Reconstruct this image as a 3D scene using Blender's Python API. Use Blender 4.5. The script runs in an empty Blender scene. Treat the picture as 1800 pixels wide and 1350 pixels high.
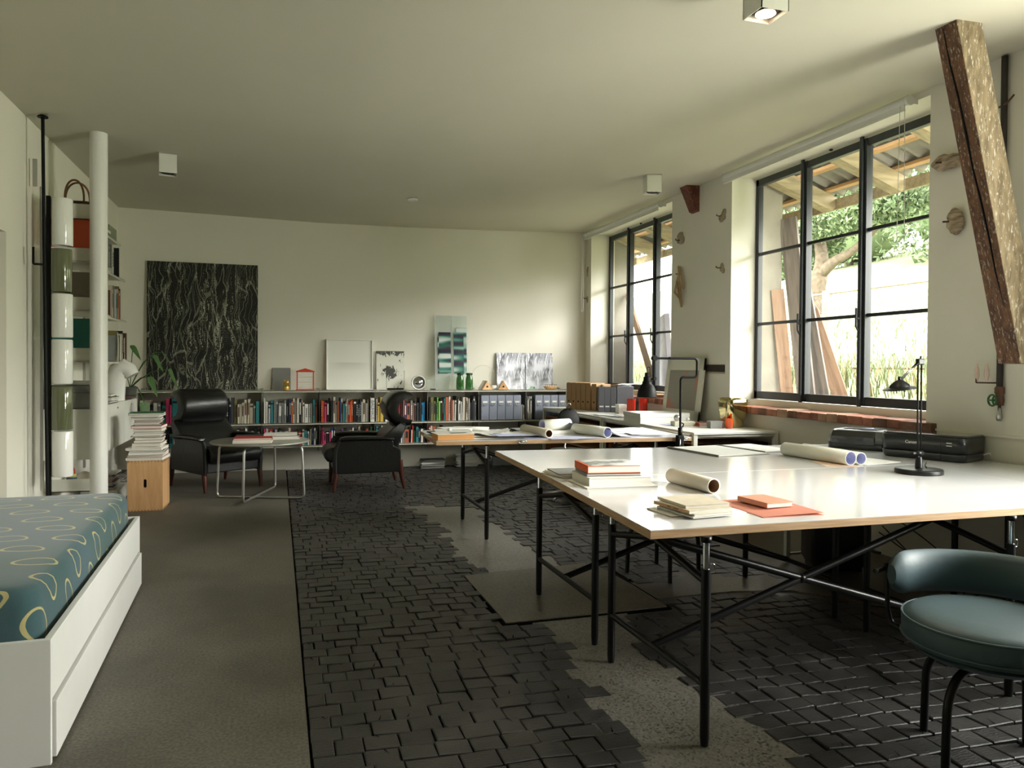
import bpy, bmesh, math, random
from mathutils import Vector, Matrix, Euler
random.seed(11)
R = math.radians
PI = math.pi
scene = bpy.context.scene
COL = scene.collection

# ------------------------------------------------------------------ camera
YAW = math.atan(413 / 1330.0); PIT = R(0.8); ROLL = R(0.4); CAM_H = 1.28
fw = Vector((math.sin(YAW) * math.cos(PIT), math.cos(YAW) * math.cos(PIT), -math.sin(PIT)))
rt0 = Vector((math.cos(YAW), -math.sin(YAW), 0)); up0 = rt0.cross(fw)
rt = math.cos(ROLL) * rt0 + math.sin(ROLL) * up0
up = -math.sin(ROLL) * rt0 + math.cos(ROLL) * up0
cam_data = bpy.data.cameras.new('camera')
cam = bpy.data.objects.new('camera', cam_data); COL.objects.link(cam)
cam.matrix_world = Matrix(((rt.x, up.x, -fw.x, 0), (rt.y, up.y, -fw.y, 0), (rt.z, up.z, -fw.z, CAM_H), (0, 0, 0, 1)))
cam_data.sensor_width = 36.0
cam_data.lens = 1330 / 1800 * 36.0
cam_data.shift_y = -13.4 / 1800
cam_data.clip_start = 0.05; cam_data.clip_end = 400
scene.camera = cam

# ------------------------------------------------------------------ light
vs = scene.view_settings
vs.view_transform = 'Standard'; vs.look = 'None'; vs.gamma = 1.0; vs.exposure = 1.4
vs.use_curve_mapping = False
world = bpy.data.worlds.new('world'); scene.world = world; world.use_nodes = True
wn = world.node_tree.nodes; wl = world.node_tree.links
wn.clear()
bgn = wn.new('ShaderNodeBackground'); wo = wn.new('ShaderNodeOutputWorld')
tcw = wn.new('ShaderNodeTexCoord'); sep = wn.new('ShaderNodeSeparateXYZ'); crw = wn.new('ShaderNodeValToRGB')
wl.new(tcw.outputs['Generated'], sep.inputs[0]); wl.new(sep.outputs['Z'], crw.inputs[0])
crw.color_ramp.elements[0].position = 0.0; crw.color_ramp.elements[0].color = (0.88, 0.90, 0.80, 1)
crw.color_ramp.elements[1].position = 0.5; crw.color_ramp.elements[1].color = (0.98, 1.0, 0.95, 1)
wl.new(crw.outputs[0], bgn.inputs['Color']); bgn.inputs['Strength'].default_value = 6.0
wl.new(bgn.outputs[0], wo.inputs['Surface'])

def area(name, loc, rot, sx, sy, power, color=(1, 1, 1), portal=False):
    d = bpy.data.lights.new(name, 'AREA'); d.shape = 'RECTANGLE'; d.size = sx; d.size_y = sy
    d.energy = power; d.color = color
    o = bpy.data.objects.new(name, d); COL.objects.link(o); o.location = loc; o.rotation_euler = rot
    if portal: d.cycles.is_portal = True
    return o
# portals guide the sky light through the window openings (they emit nothing themselves)
area('portal', (4.5, 5.0, 2.0), (0, R(90), 0), 2.1, 2.3, 1, portal=True)
area('portal', (4.5, 8.3, 2.0), (0, R(90), 0), 2.1, 2.3, 1, portal=True)
# added fill lamp outside the unseen near opening, standing in for bounced daylight
FILL_TINT = (1.0, 0.99, 0.88)
q = Vector((-0.74, 0.67, 0.04)).to_track_quat('-Z', 'Y').to_euler()
area('window_daylight', (4.95, 0.45, 1.25), q, 2.2, 0.7, 140, FILL_TINT)
sun_d = bpy.data.lights.new('sun', 'SUN'); sun_d.energy = 3.0; sun_d.angle = R(28); sun_d.color = (1, 0.98, 0.94)
sun = bpy.data.objects.new('sun', sun_d); COL.objects.link(sun)
sun.rotation_euler = Vector((-1.0, 0.5, -0.42)).normalized().to_track_quat('-Z', 'Y').to_euler()

# ------------------------------------------------------------------ materials
def lin(c):
    return tuple(((v / 255) / 12.92 if v / 255 <= 0.04045 else ((v / 255 + 0.055) / 1.055) ** 2.4) for v in c)
MATS = {}
def nt(name):
    m = bpy.data.materials.new(name); m.use_nodes = True
    n = m.node_tree.nodes; l = m.node_tree.links
    b = n['Principled BSDF']
    return m, n, l, b
def mat(name, col, rough=0.5, metal=0.0, var=0.06, scale=8.0, bump=0.0, bscale=60.0, spec=0.5, trans=0.0, coat=0.0, stretch=None):
    """plain procedural paint/metal/leather: colour broken up by noise, optional bump"""
    if name in MATS: return MATS[name]
    m, n, l, b = nt(name)
    c = lin(col)
    tc = n.new('ShaderNodeTexCoord'); mp = n.new('ShaderNodeMapping'); l.new(tc.outputs['Object'], mp.inputs[0])
    if stretch: mp.inputs['Scale'].default_value = stretch
    nz = n.new('ShaderNodeTexNoise'); nz.inputs['Scale'].default_value = scale; nz.inputs['Detail'].default_value = 4
    l.new(mp.outputs[0], nz.inputs['Vector'])
    cr = n.new('ShaderNodeValToRGB')
    cr.color_ramp.elements[0].position = 0.3; cr.color_ramp.elements[1].position = 0.7
    cr.color_ramp.elements[0].color = tuple(max(0, v * (1 - var)) for v in c) + (1,)
    cr.color_ramp.elements[1].color = tuple(min(1, v * (1 + var)) for v in c) + (1,)
    l.new(nz.outputs['Fac'], cr.inputs[0]); l.new(cr.outputs[0], b.inputs['Base Color'])
    b.inputs['Roughness'].default_value = rough; b.inputs['Metallic'].default_value = metal
    b.inputs['Specular IOR Level'].default_value = spec
    b.inputs['Transmission Weight'].default_value = trans
    b.inputs['Coat Weight'].default_value = coat
    if bump:
        n2 = n.new('ShaderNodeTexNoise'); n2.inputs['Scale'].default_value = bscale; n2.inputs['Detail'].default_value = 5
        l.new(mp.outputs[0], n2.inputs['Vector'])
        bp = n.new('ShaderNodeBump'); bp.inputs['Strength'].default_value = bump; bp.inputs['Distance'].default_value = 0.01
        l.new(n2.outputs['Fac'], bp.inputs['Height']); l.new(bp.outputs[0], b.inputs['Normal'])
    MATS[name] = m
    return m
def glass_mat(name, col=(1, 1, 1), mix=0.1, rough=0.02):
    """thin sheet: mostly clear, a little mirror"""
    if name in MATS: return MATS[name]
    m, n, l, b = nt(name)
    out = n['Material Output']
    tr = n.new('ShaderNodeBsdfTransparent'); tr.inputs[0].default_value = (*col, 1)
    gl = n.new('ShaderNodeBsdfGlossy'); gl.inputs['Roughness'].default_value = rough
    fr = n.new('ShaderNodeLayerWeight'); fr.inputs['Blend'].default_value = 0.5
    pw = n.new('ShaderNodeMath'); pw.operation = 'POWER'; pw.inputs[1].default_value = 5.0; l.new(fr.outputs['Facing'], pw.inputs[0])
    ad = n.new('ShaderNodeMath'); ad.operation = 'MULTIPLY_ADD'; ad.inputs[1].default_value = 0.7; ad.inputs[2].default_value = 0.03
    l.new(pw.outputs[0], ad.inputs[0])
    mx = n.new('ShaderNodeMixShader'); l.new(ad.outputs[0], mx.inputs[0]); l.new(tr.outputs[0], mx.inputs[1]); l.new(gl.outputs[0], mx.inputs[2])
    if mix > 0.1:
        df = n.new('ShaderNodeBsdfDiffuse'); df.inputs[0].default_value = (0.8, 0.85, 0.83, 1)
        m2 = n.new('ShaderNodeMixShader'); m2.inputs[0].default_value = mix
        l.new(mx.outputs[0], m2.inputs[1]); l.new(df.outputs[0], m2.inputs[2]); l.new(m2.outputs[0], out.inputs[0])
    else:
        l.new(mx.outputs[0], out.inputs[0])
    n.remove(b)
    MATS[name] = m
    return m

def ramp(n, stops):
    cr = n.new('ShaderNodeValToRGB'); e = cr.color_ramp.elements
    while len(e) < len(stops): e.new(0.5)
    for i, (p, c) in enumerate(stops):
        e[i].position = p; e[i].color = (*lin(c), 1) if len(c) == 3 else c
    return cr

def concrete_mat(name, a, b_, rough=0.55, agg=0.0):
    m, n, l, b = nt(name)
    tc = n.new('ShaderNodeTexCoord')
    n1 = n.new('ShaderNodeTexNoise'); n1.inputs['Scale'].default_value = 1.3; n1.inputs['Detail'].default_value = 8; n1.inputs['Roughness'].default_value = 0.65
    n2 = n.new('ShaderNodeTexNoise'); n2.inputs['Scale'].default_value = 90; n2.inputs['Detail'].default_value = 3
    l.new(tc.outputs['Object'], n1.inputs[0]); l.new(tc.outputs['Object'], n2.inputs[0])
    cr = ramp(n, [(0.3, a), (0.7, b_)]); l.new(n1.outputs['Fac'], cr.inputs[0])
    cr2 = ramp(n, [(0.35, (120, 120, 120)), (0.65, (255, 255, 255))]); l.new(n2.outputs['Fac'], cr2.inputs[0])
    mx = n.new('ShaderNodeMix'); mx.data_type = 'RGBA'; mx.blend_type = 'MULTIPLY'; mx.inputs[0].default_value = 0.55
    l.new(cr.outputs[0], mx.inputs[6]); l.new(cr2.outputs[0], mx.inputs[7])
    col = mx.outputs[2]
    if agg:
        v = n.new('ShaderNodeTexVoronoi'); v.inputs['Scale'].default_value = 130; l.new(tc.outputs['Object'], v.inputs[0])
        sp = ramp(n, [(0.12, (34, 34, 32)), (0.3, (112, 108, 98)), (0.9, (142, 138, 126))])
        l.new(v.outputs['Color'], sp.inputs[0])
        m2 = n.new('ShaderNodeMix'); m2.data_type = 'RGBA'; m2.inputs[0].default_value = agg
        l.new(col, m2.inputs[6]); l.new(sp.outputs[0], m2.inputs[7]); col = m2.outputs[2]
    l.new(col, b.inputs['Base Color'])
    rr = n.new('ShaderNodeMapRange'); rr.inputs[3].default_value = rough - 0.12; rr.inputs[4].default_value = rough + 0.15
    l.new(n1.outputs['Fac'], rr.inputs[0]); l.new(rr.outputs[0], b.inputs['Roughness'])
    bp = n.new('ShaderNodeBump'); bp.inputs['Strength'].default_value = 0.25; bp.inputs['Distance'].default_value = 0.003
    l.new(n2.outputs['Fac'], bp.inputs['Height']); l.new(bp.outputs[0], b.inputs['Normal'])
    return m

def wood_mat(name, a, b_, rough=0.5, scale=(1, 1, 1), rings=4.0, bump=0.1, flecks=None, fleck_amt=0.6):
    """grain runs along the axis with the smallest scale"""
    if name in MATS: return MATS[name]
    m, n, l, b = nt(name)
    tc = n.new('ShaderNodeTexCoord'); mp = n.new('ShaderNodeMapping'); mp.inputs['Scale'].default_value = scale
    l.new(tc.outputs['Object'], mp.inputs[0])
    nz = n.new('ShaderNodeTexNoise'); nz.inputs['Scale'].default_value = rings; nz.inputs['Detail'].default_value = 8; nz.inputs['Distortion'].default_value = 0.6
    l.new(mp.outputs[0], nz.inputs[0])
    cr = ramp(n, [(0.35, a), (0.65, b_)]); l.new(nz.outputs['Fac'], cr.inputs[0])
    col = cr.outputs[0]
    if flecks:
        nf = n.new('ShaderNodeTexNoise'); nf.inputs['Scale'].default_value = rings * 3.1; nf.inputs['Detail'].default_value = 6; nf.inputs['Roughness'].default_value = 0.7
        l.new(mp.outputs[0], nf.inputs[0])
        cf = ramp(n, [(0.57, (0, 0, 0)), (0.62, (255, 255, 255))]); l.new(nf.outputs['Fac'], cf.inputs[0])
        ml = n.new('ShaderNodeMath'); ml.operation = 'MULTIPLY'; ml.inputs[1].default_value = fleck_amt
        l.new(cf.outputs[0], ml.inputs[0])
        mx = n.new('ShaderNodeMix'); mx.data_type = 'RGBA'; mx.inputs[7].default_value = (*lin(flecks), 1)
        l.new(ml.outputs[0], mx.inputs[0]); l.new(col, mx.inputs[6]); col = mx.outputs[2]
    l.new(col, b.inputs['Base Color']); b.inputs['Roughness'].default_value = rough
    bp = n.new('ShaderNodeBump'); bp.inputs['Strength'].default_value = bump; bp.inputs['Distance'].default_value = 0.01
    l.new(nz.outputs['Fac'], bp.inputs['Height']); l.new(bp.outputs[0], b.inputs['Normal'])
    MATS[name] = m
    return m

# ------------------------------------------------------------------ mesh helpers
class MB:
    """collects shapes, then links them as ONE mesh object"""
    def __init__(s): s.bm = bmesh.new(); s.mi = 0
    def _tag(s, fs):
        for f in fs: f.material_index = s.mi
    def quad(s, *ps):
        vs_ = [s.bm.verts.new(p) for p in ps]; f = s.bm.faces.new(vs_); f.material_index = s.mi; return f
    def box(s, x0, y0, z0, x1, y1, z1, M=None):
        ps = [Vector(p) for p in ((x0, y0, z0), (x1, y0, z0), (x1, y1, z0), (x0, y1, z0), (x0, y0, z1), (x1, y0, z1), (x1, y1, z1), (x0, y1, z1))]
        if M is not None: ps = [M @ p for p in ps]
        v = [s.bm.verts.new(p) for p in ps]
        s._tag([s.bm.faces.new([v[i] for i in q]) for q in ((0, 3, 2, 1), (4, 5, 6, 7), (0, 1, 5, 4), (1, 2, 6, 5), (2, 3, 7, 6), (3, 0, 4, 7))])
        return s
    def rbox(s, x0, y0, z0, x1, y1, z1, r=0.01, seg=3, M=None):
        t = bmesh.new(); k = MB.__new__(MB); k.bm = t; k.mi = 0; k.box(x0, y0, z0, x1, y1, z1)
        bmesh.ops.bevel(t, geom=t.edges[:], offset=r, segments=seg, profile=0.5, affect='EDGES')
        s.absorb(t, M); return s
    def absorb(s, t, M=None):
        mp = {}
        for v in t.verts: mp[v] = s.bm.verts.new(M @ v.co if M is not None else v.co)
        for f in t.faces:
            nf = s.bm.faces.new([mp[v] for v in f.verts]); nf.material_index = s.mi; nf.smooth = f.smooth
        t.free()
    def loft(s, rings, close=True, cap=True, smooth=True):
        rv = [[s.bm.verts.new(p) for p in r] for r in rings]
        n = len(rv[0])
        for a, b in zip(rv, rv[1:]):
            for i in range(n if close else n - 1):
                j = (i + 1) % n
                f = s.bm.faces.new((a[i], a[j], b[j], b[i])); f.material_index = s.mi; f.smooth = smooth
        if cap and close:
            for r, rev in ((rv[0], True), (rv[-1], False)):
                f = s.bm.faces.new(list(reversed(r)) if rev else r); f.material_index = s.mi
        return s
    def tube(s, pts, r, seg=10, cap=True, closed=False):
        pts = [Vector(p) for p in pts]; rr = r if isinstance(r, (list, tuple)) else [r] * len(pts)
        rings = []; n = len(pts); prev = None
        for i, p in enumerate(pts):
            if closed: d = pts[(i + 1) % n] - pts[i - 1]
            else: d = (pts[min(i + 1, n - 1)] - pts[max(i - 1, 0)])
            d = d.normalized() if d.length > 1e-9 else Vector((0, 0, 1))
            if prev is None:
                a = Vector((0, 0, 1)) if abs(d.z) < 0.9 else Vector((1, 0, 0))
                u = d.cross(a).normalized()
            else:
                u = (prev - d * prev.dot(d)).normalized()
            prev = u; w = d.cross(u)
            rings.append([p + (u * math.cos(2 * PI * k / seg) + w * math.sin(2 * PI * k / seg)) * rr[i] for k in range(seg)])
        if closed: rings.append(rings[0]); cap = False
        return s.loft(rings, cap=cap)
    def lathe(s, prof, c=(0, 0, 0), seg=24, M=None, cap=True):
        rings = []
        for r, z in prof:
            ring = [Vector((c[0] + max(r, 1e-4) * math.cos(2 * PI * k / seg), c[1] + max(r, 1e-4) * math.sin(2 * PI * k / seg), c[2] + z)) for k in range(seg)]
            if M is not None: ring = [M @ p for p in ring]
            rings.append(ring)
        return s.loft(rings, cap=cap)
    def cyl(s, p0, p1, r, seg=16, r2=None):
        return s.tube([p0, p1], [r, r if r2 is None else r2], seg)
    def ball(s, c, r, seg=16, M=None):
        rx, ry, rz = r if isinstance(r, (tuple, list)) else (r, r, r)
        rings = []
        for i in range(1, seg // 2):
            a = PI * i / (seg // 2)
            ring = [Vector((c[0] + rx * math.sin(a) * math.cos(2 * PI * k / seg), c[1] + ry * math.sin(a) * math.sin(2 * PI * k / seg), c[2] - rz * math.cos(a))) for k in range(seg)]
            if M is not None: ring = [M @ p for p in ring]
            rings.append(ring)
        return s.loft(rings)
    def prism(s, poly, z0, z1, axis='z', M=None):
        def P_(p, h):
            v = Vector((p[0], p[1], h)) if axis == 'z' else (Vector((h, p[0], p[1])) if axis == 'x' else Vector((p[0], h, p[1])))
            return M @ v if M is not None else v
        a = [s.bm.verts.new(P_(p, z0)) for p in poly]; b = [s.bm.verts.new(P_(p, z1)) for p in poly]; n = len(poly)
        fs = [s.bm.faces.new(list(reversed(a))), s.bm.faces.new(b)]
        for i in range(n): fs.append(s.bm.faces.new((a[i], a[(i + 1) % n], b[(i + 1) % n], b[i])))
        s._tag(fs); return s
    def build(s, name, mats, parent=None, loc=None, rotz=0, bevel=0, smooth=False, seg=2, subsurf=0):
        bmesh.ops.recalc_face_normals(s.bm, faces=s.bm.faces[:])
        me = bpy.data.meshes.new(name); s.bm.to_mesh(me); s.bm.free()
        if smooth:
            for p in me.polygons: p.use_smooth = True
            me.set_sharp_from_angle(angle=R(42))
        for m in (mats if isinstance(mats, (list, tuple)) else [mats]): me.materials.append(m)
        o = bpy.data.objects.new(name, me); COL.objects.link(o)
        if parent is not None: o.parent = parent
        if loc is not None: o.location = loc
        if rotz: o.rotation_euler = (0, 0, rotz)
        if bevel:
            md = o.modifiers.new('bevel', 'BEVEL'); md.width = bevel; md.segments = seg; md.limit_method = 'ANGLE'; md.angle_limit = R(40)
        if subsurf:
            md = o.modifiers.new('sub', 'SUBSURF'); md.levels = subsurf; md.render_levels = subsurf
        return o
def arc(c, r, a0, a1, n, z=0.0, flat=True):
    return [(c[0] + r * math.cos(R(a0 + (a1 - a0) * i / n)), c[1] + r * math.sin(R(a0 + (a1 - a0) * i / n)), z) for i in range(n + 1)]
def fillet(pts, r, n=5):
    """round the inner corners of a 3-D polyline"""
    pts = [Vector(p) for p in pts]; out = [pts[0]]
    for a, b, c in zip(pts, pts[1:], pts[2:]):
        d1 = (a - b); d2 = (c - b); k = min(r, d1.length * .49, d2.length * .49)
        p, q = b + d1.normalized() * k, b + d2.normalized() * k
        for i in range(n + 1):
            t = i / n; out.append(p * (1 - t) ** 2 + b * 2 * t * (1 - t) + q * t * t)
    out.append(pts[-1]); return out
def tag(o, label=None, cat=None, group=None, kind=None):
    if label: o['label'] = label
    if cat: o['category'] = cat
    if group: o['group'] = group
    if kind: o['kind'] = kind
    return o
def thing(name, label, cat, loc=(0, 0, 0), rotz=0, group=None):
    o = bpy.data.objects.new(name, None); COL.objects.link(o); o.empty_display_size = 0.1
    o.location = loc; o.rotation_euler = (0, 0, rotz)
    return tag(o, label, cat, group)
def struct(name, mb, m, **k):
    return tag(mb.build(name, m, **k), kind='structure')
def copy_tree(o, parent=None):
    c = o.copy(); COL.objects.link(c)
    if parent is not None: c.parent = parent
    for ch in list(o.children): copy_tree(ch, c)
    return c
def text(s, size, m, parent, loc, rot, name='lettering', depth=0.0006, align='CENTER', sx=1.0):
    cu = bpy.data.curves.new(name, 'FONT'); cu.body = s; cu.size = size; cu.extrude = depth; cu.align_x = align; cu.align_y = 'CENTER'
    cu.materials.append(m)
    tmp = bpy.data.objects.new(name, cu); me = bpy.data.meshes.new_from_object(tmp); bpy.data.objects.remove(tmp)
    if not me.materials: me.materials.append(m)
    o = bpy.data.objects.new(name, me); COL.objects.link(o); o.parent = parent; o.location = loc; o.rotation_euler = rot
    o.scale = (sx, 1, 1)
    return o

# ------------------------------------------------------------------ shared materials
M_wall = mat('wall_plaster', (224, 221, 208), 0.85, var=0.02, scale=1.5, bump=0.12, bscale=9, spec=0.2)
M_ceil = mat('ceiling_plaster', (204, 201, 184), 0.9, var=0.03, scale=0.8, bump=0.15, bscale=5, spec=0.2)
M_white = mat('white_lacquer', (226, 226, 220), 0.35, var=0.015)
M_whitemetal = mat('white_metal', (222, 222, 212), 0.4, var=0.02)
M_black = mat('black_metal', (7, 7, 8), 0.5, var=0.1, spec=0.2)
M_blacktube = mat('black_tube_enamel', (9, 9, 10), 0.38, var=0.1, spec=0.35)
M_frame = mat('window_steel', (36, 40, 44), 0.45, var=0.1)
M_chrome = mat('chrome', (200, 202, 205), 0.12, metal=1.0, var=0.02)
M_alu = mat('aluminium', (178, 178, 174), 0.35, metal=0.9, var=0.03)
M_top = mat('white_laminate', (212, 213, 214), 0.13, var=0.01, spec=0.5)
M_ply = wood_mat('birch_ply_edge', (168, 134, 98), (190, 158, 120), 0.5, (2, 2, 60), 3, 0.05)
M_leather = mat('black_leather', (16, 16, 15), 0.33, var=0.15, bump=0.18, bscale=35, spec=0.55)
M_darkwood = wood_mat('rosewood', (50, 22, 14), (86, 42, 28), 0.35, (10, 10, 1.5), 4, 0.05)
M_beech = wood_mat('beech', (196, 150, 102), (212, 170, 122), 0.45, (8, 8, 1), 3, 0.05)
M_paper = mat('paper', (235, 235, 232), 0.8, var=0.015, spec=0.2)
M_cream = mat('cream_paper', (220, 215, 200), 0.75, var=0.03, spec=0.2)
M_pages = mat('book_pages', (214, 210, 200), 0.85, var=0.08, scale=3, stretch=(2, 2, 220), spec=0.1)
M_grey = mat('grey_board', (128, 128, 124), 0.6, var=0.03)
M_card = mat('brown_card', (170, 136, 98), 0.75, var=0.05)
M_glass = glass_mat('window_glass')
M_rust = mat('rusty_iron', (92, 62, 48), 0.7, var=0.4, scale=30)
M_stone = mat('plaster_crumb', (164, 150, 128), 0.9, var=0.15, scale=20, bump=0.6, bscale=40)
M_drift = wood_mat('driftwood', (120, 104, 86), (186, 168, 144), 0.85, (3, 3, 14), 4, 0.5)
M_blackplastic = mat('black_plastic', (16, 17, 19), 0.4, var=0.08, spec=0.35)
M_cable = mat('cable_rubber', (16, 16, 16), 0.5)
# ------------------------------------------------------------------ room shell
XL, XR, YB = -1.73, 4.02, 9.58
YF = -4.5
def zc(x):   # the old ceiling sags a little in the middle
    pts = [(-1.9, 3.055), (-1.2, 3.045), (0.5, 3.015), (1.5, 3.025), (2.6, 3.05), (3.4, 3.075), (4.02, 3.09), (4.5, 3.09)]
    for (a, za), (b, zb) in zip(pts, pts[1:]):
        if x <= b: return za + (zb - za) * (x - a) / (b - a)
    return pts[-1][1]
c = MB(); nx = 46
for i in range(nx):
    xa, xb = -1.8 + 6.2 * i / nx, -1.8 + 6.2 * (i + 1) / nx
    c.quad((xa, YF, zc(xa)), (xb, YF, zc(xb)), (xb, YB + .1, zc(xb)), (xa, YB + .1, zc(xa)))
    f = c.quad((xa, YF, zc(xa) + .12), (xa, YB + .1, zc(xa) + .12), (xb, YB + .1, zc(xb) + .12), (xb, YF, zc(xb) + .12))
bmesh.ops.remove_doubles(c.bm, verts=c.bm.verts, dist=1e-4)
struct('ceiling', c, M_ceil, smooth=False)
struct('wall_back', MB().box(-1.9, YB, -.15, 4.4, YB + .15, 3.2), M_wall)
# left wall with a doorway near the bed head
w = MB(); w.box(XL - .15, 5.84, -.15, XL, YB, 3.2); w.box(XL - .15, YF, 2.15, XL, 5.84, 3.2); w.box(XL - .15, YF, -.15, XL, 4.9, 2.15)
struct('wall_left', w, M_wall)
struct('door_1', MB().box(XL - .13, 4.9, 0, XL - .09, 5.84, 2.15), mat('door_paint', (176, 172, 156), 0.5), bevel=.003)
# window wall: niches for two seen windows and one more beside the camera
NZ0, NZ1 = 0.90, 3.045
W1, W2, W3 = (3.885, 6.115), (7.225, 9.40), (0.9, 2.4)  # W3: unseen opening near the camera, sized to steer the fill lamp
w = MB()
TH = 0.34
edges = [YF, W3[0], W3[1], W1[0], W1[1], W2[0], W2[1], YB]
for i in range(0, len(edges) - 1, 2): w.box(XR, edges[i], -.15, XR + TH, edges[i + 1], 3.2)
for a, b in (W1, W2, W3):
    w.box(XR, a, -.15, XR + TH, b, NZ0); w.box(XR, a, NZ1, XR + TH, b, 3.2)
struct('wall_right', w, M_wall)
w = MB(); w.box(-1.9, YF - .15, -.15, -0.9, YF, 3.2); w.box(2.9, YF - .15, -.15, 4.4, YF, 3.2); w.box(-.9, YF - .15, -.15, 2.9, YF, 3.2)
struct('wall_front', w, M_wall)
w = MB(); w.box(XR - .012, 1.5, .885, XR, 3.87, .9)
struct('trim_1', w, M_wall)

# ------------------------------------------------------------------ floor
M_conc = concrete_mat('worn_concrete', (84, 81, 71), (120, 115, 102), 0.62)
M_terr = concrete_mat('ground_terrazzo', (86, 83, 75), (112, 108, 98), 0.34, agg=0.6)
M_slab = concrete_mat('cement_slab', (88, 82, 70), (122, 114, 98), 0.38)
M_smooth = concrete_mat('smooth_screed', (92, 88, 80), (112, 108, 98), 0.4)
A_ = [(1.12, 6.87), (1.7, 6.75), (1.67, 6.04), (1.66, 5.41), (1.68, 4.98), (1.74, 4.69), (1.69, 4.5), (1.28, 4.51), (1.19, 4.96), (1.23, 6.13)]
S_ = [(1.09, 4.46), (1.94, 4.53), (1.97, 4.37), (1.99, 3.99), (1.99, 3.59), (1.09, 3.58)]
T_ = [(1.3, 3.57), (1.27, 3.25), (1.18, 2.97), (1.23, 2.86), (1.23, 2.72), (1.13, 2.62), (1.14, 2.51), (1.18, 2.38), (1.14, 2.27), (1.07, 2.1), (1.1, 1.6), (1.0, 1.0), (1.5, 1.0), (1.59, 1.9), (1.6, 2.25), (1.62, 2.53), (1.59, 2.82), (1.62, 3.27), (1.69, 3.57)]
U_ = [(1.98, 3.99), (2.42, 4.25), (2.58, 4.17), (2.85, 4.05), (3.05, 4.0), (3.05, 3.4), (2.81, 3.7), (2.53, 3.78), (2.01, 3.78)]
V_ = [(3.0, 3.3), (4.05, 3.3), (4.05, 9.6), (3.0, 9.6)]
def inside(p, poly):
    x, y = p; r = False
    for (x1, y1), (x2, y2) in zip(poly, poly[1:] + poly[:1]):
        if (y1 > y) != (y2 > y) and x < (x2 - x1) * (y - y1) / (y2 - y1) + x1: r = not r
    return r
def grow(poly, d):
    cx = sum(p[0] for p in poly) / len(poly); cy = sum(p[1] for p in poly) / len(poly)
    return [(x + (d if x > cx else -d), y + (d if y > cy else -d)) for x, y in poly]
struct('floor', MB().box(XL - .1, YF, -.12, 4.1, YB + .05, -.012), M_smooth)
M_joint_ = mat('joint_tar', (9, 9, 9), 0.95, spec=0.05)
f = MB(); f.box(XL - .1, YF, -.011, .105, YB, 0.0)
struct('floor_concrete_strip', f, M_conc)
struct('floor_slab_joint', MB().prism(grow(S_, .018), -.0117, -.001), M_joint_)
for nm, P_, mm, z in (('floor_terrazzo_patch', grow(T_, .07), M_terr, -.004), ('floor_worn_patch', grow(A_, .07), M_terr, -.0035), ('floor_cement_slab', S_, M_slab, .004), ('floor_cement_strip', grow(U_, .03), M_slab, -.003)):
    f = MB(); f.prism(P_, -.0115, z); struct(nm, f, mm)
# wooden block paving: every block its own bevelled top, dark joints between
m, n, l, b = nt('tarred_wood_block')
tc = n.new('ShaderNodeTexCoord'); n1 = n.new('ShaderNodeTexNoise'); n1.inputs['Scale'].default_value = 5; n1.inputs['Detail'].default_value = 5
n2 = n.new('ShaderNodeTexNoise'); n2.inputs['Scale'].default_value = 120; n2.inputs['Detail'].default_value = 5; n2.inputs['Roughness'].default_value = .7
wv = n.new('ShaderNodeTexWave'); wv.wave_type = 'RINGS'; wv.inputs['Scale'].default_value = 26; wv.inputs['Distortion'].default_value = 9; wv.inputs['Detail'].default_value = 2
for q in (n1, n2, wv): l.new(tc.outputs['Object'], q.inputs[0])
cr = ramp(n, [(0.3, (38, 37, 36)), (0.7, (62, 60, 57))]); l.new(n1.outputs['Fac'], cr.inputs[0]); l.new(cr.outputs[0], b.inputs['Base Color'])
rr = n.new('ShaderNodeMapRange'); rr.inputs[3].default_value = .26; rr.inputs[4].default_value = .55; l.new(n2.outputs['Fac'], rr.inputs[0]); l.new(rr.outputs[0], b.inputs['Roughness'])
ad = n.new('ShaderNodeMath'); ad.operation = 'MULTIPLY_ADD'; ad.inputs[1].default_value = .25; l.new(wv.outputs['Fac'], ad.inputs[0]); l.new(n2.outputs['Fac'], ad.inputs[2])
bp = n.new('ShaderNodeBump'); bp.inputs['Strength'].default_value = .5; bp.inputs['Distance'].default_value = .004; l.new(ad.outputs[0], bp.inputs['Height']); l.new(bp.outputs[0], b.inputs['Normal'])
M_block = m
M_joint = mat('joint_tar', (9, 9, 9), 0.95, spec=0.05)
f = MB(); rnd = random.Random(4)
y = 0.9; row = 0
tilt = -0.035
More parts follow.
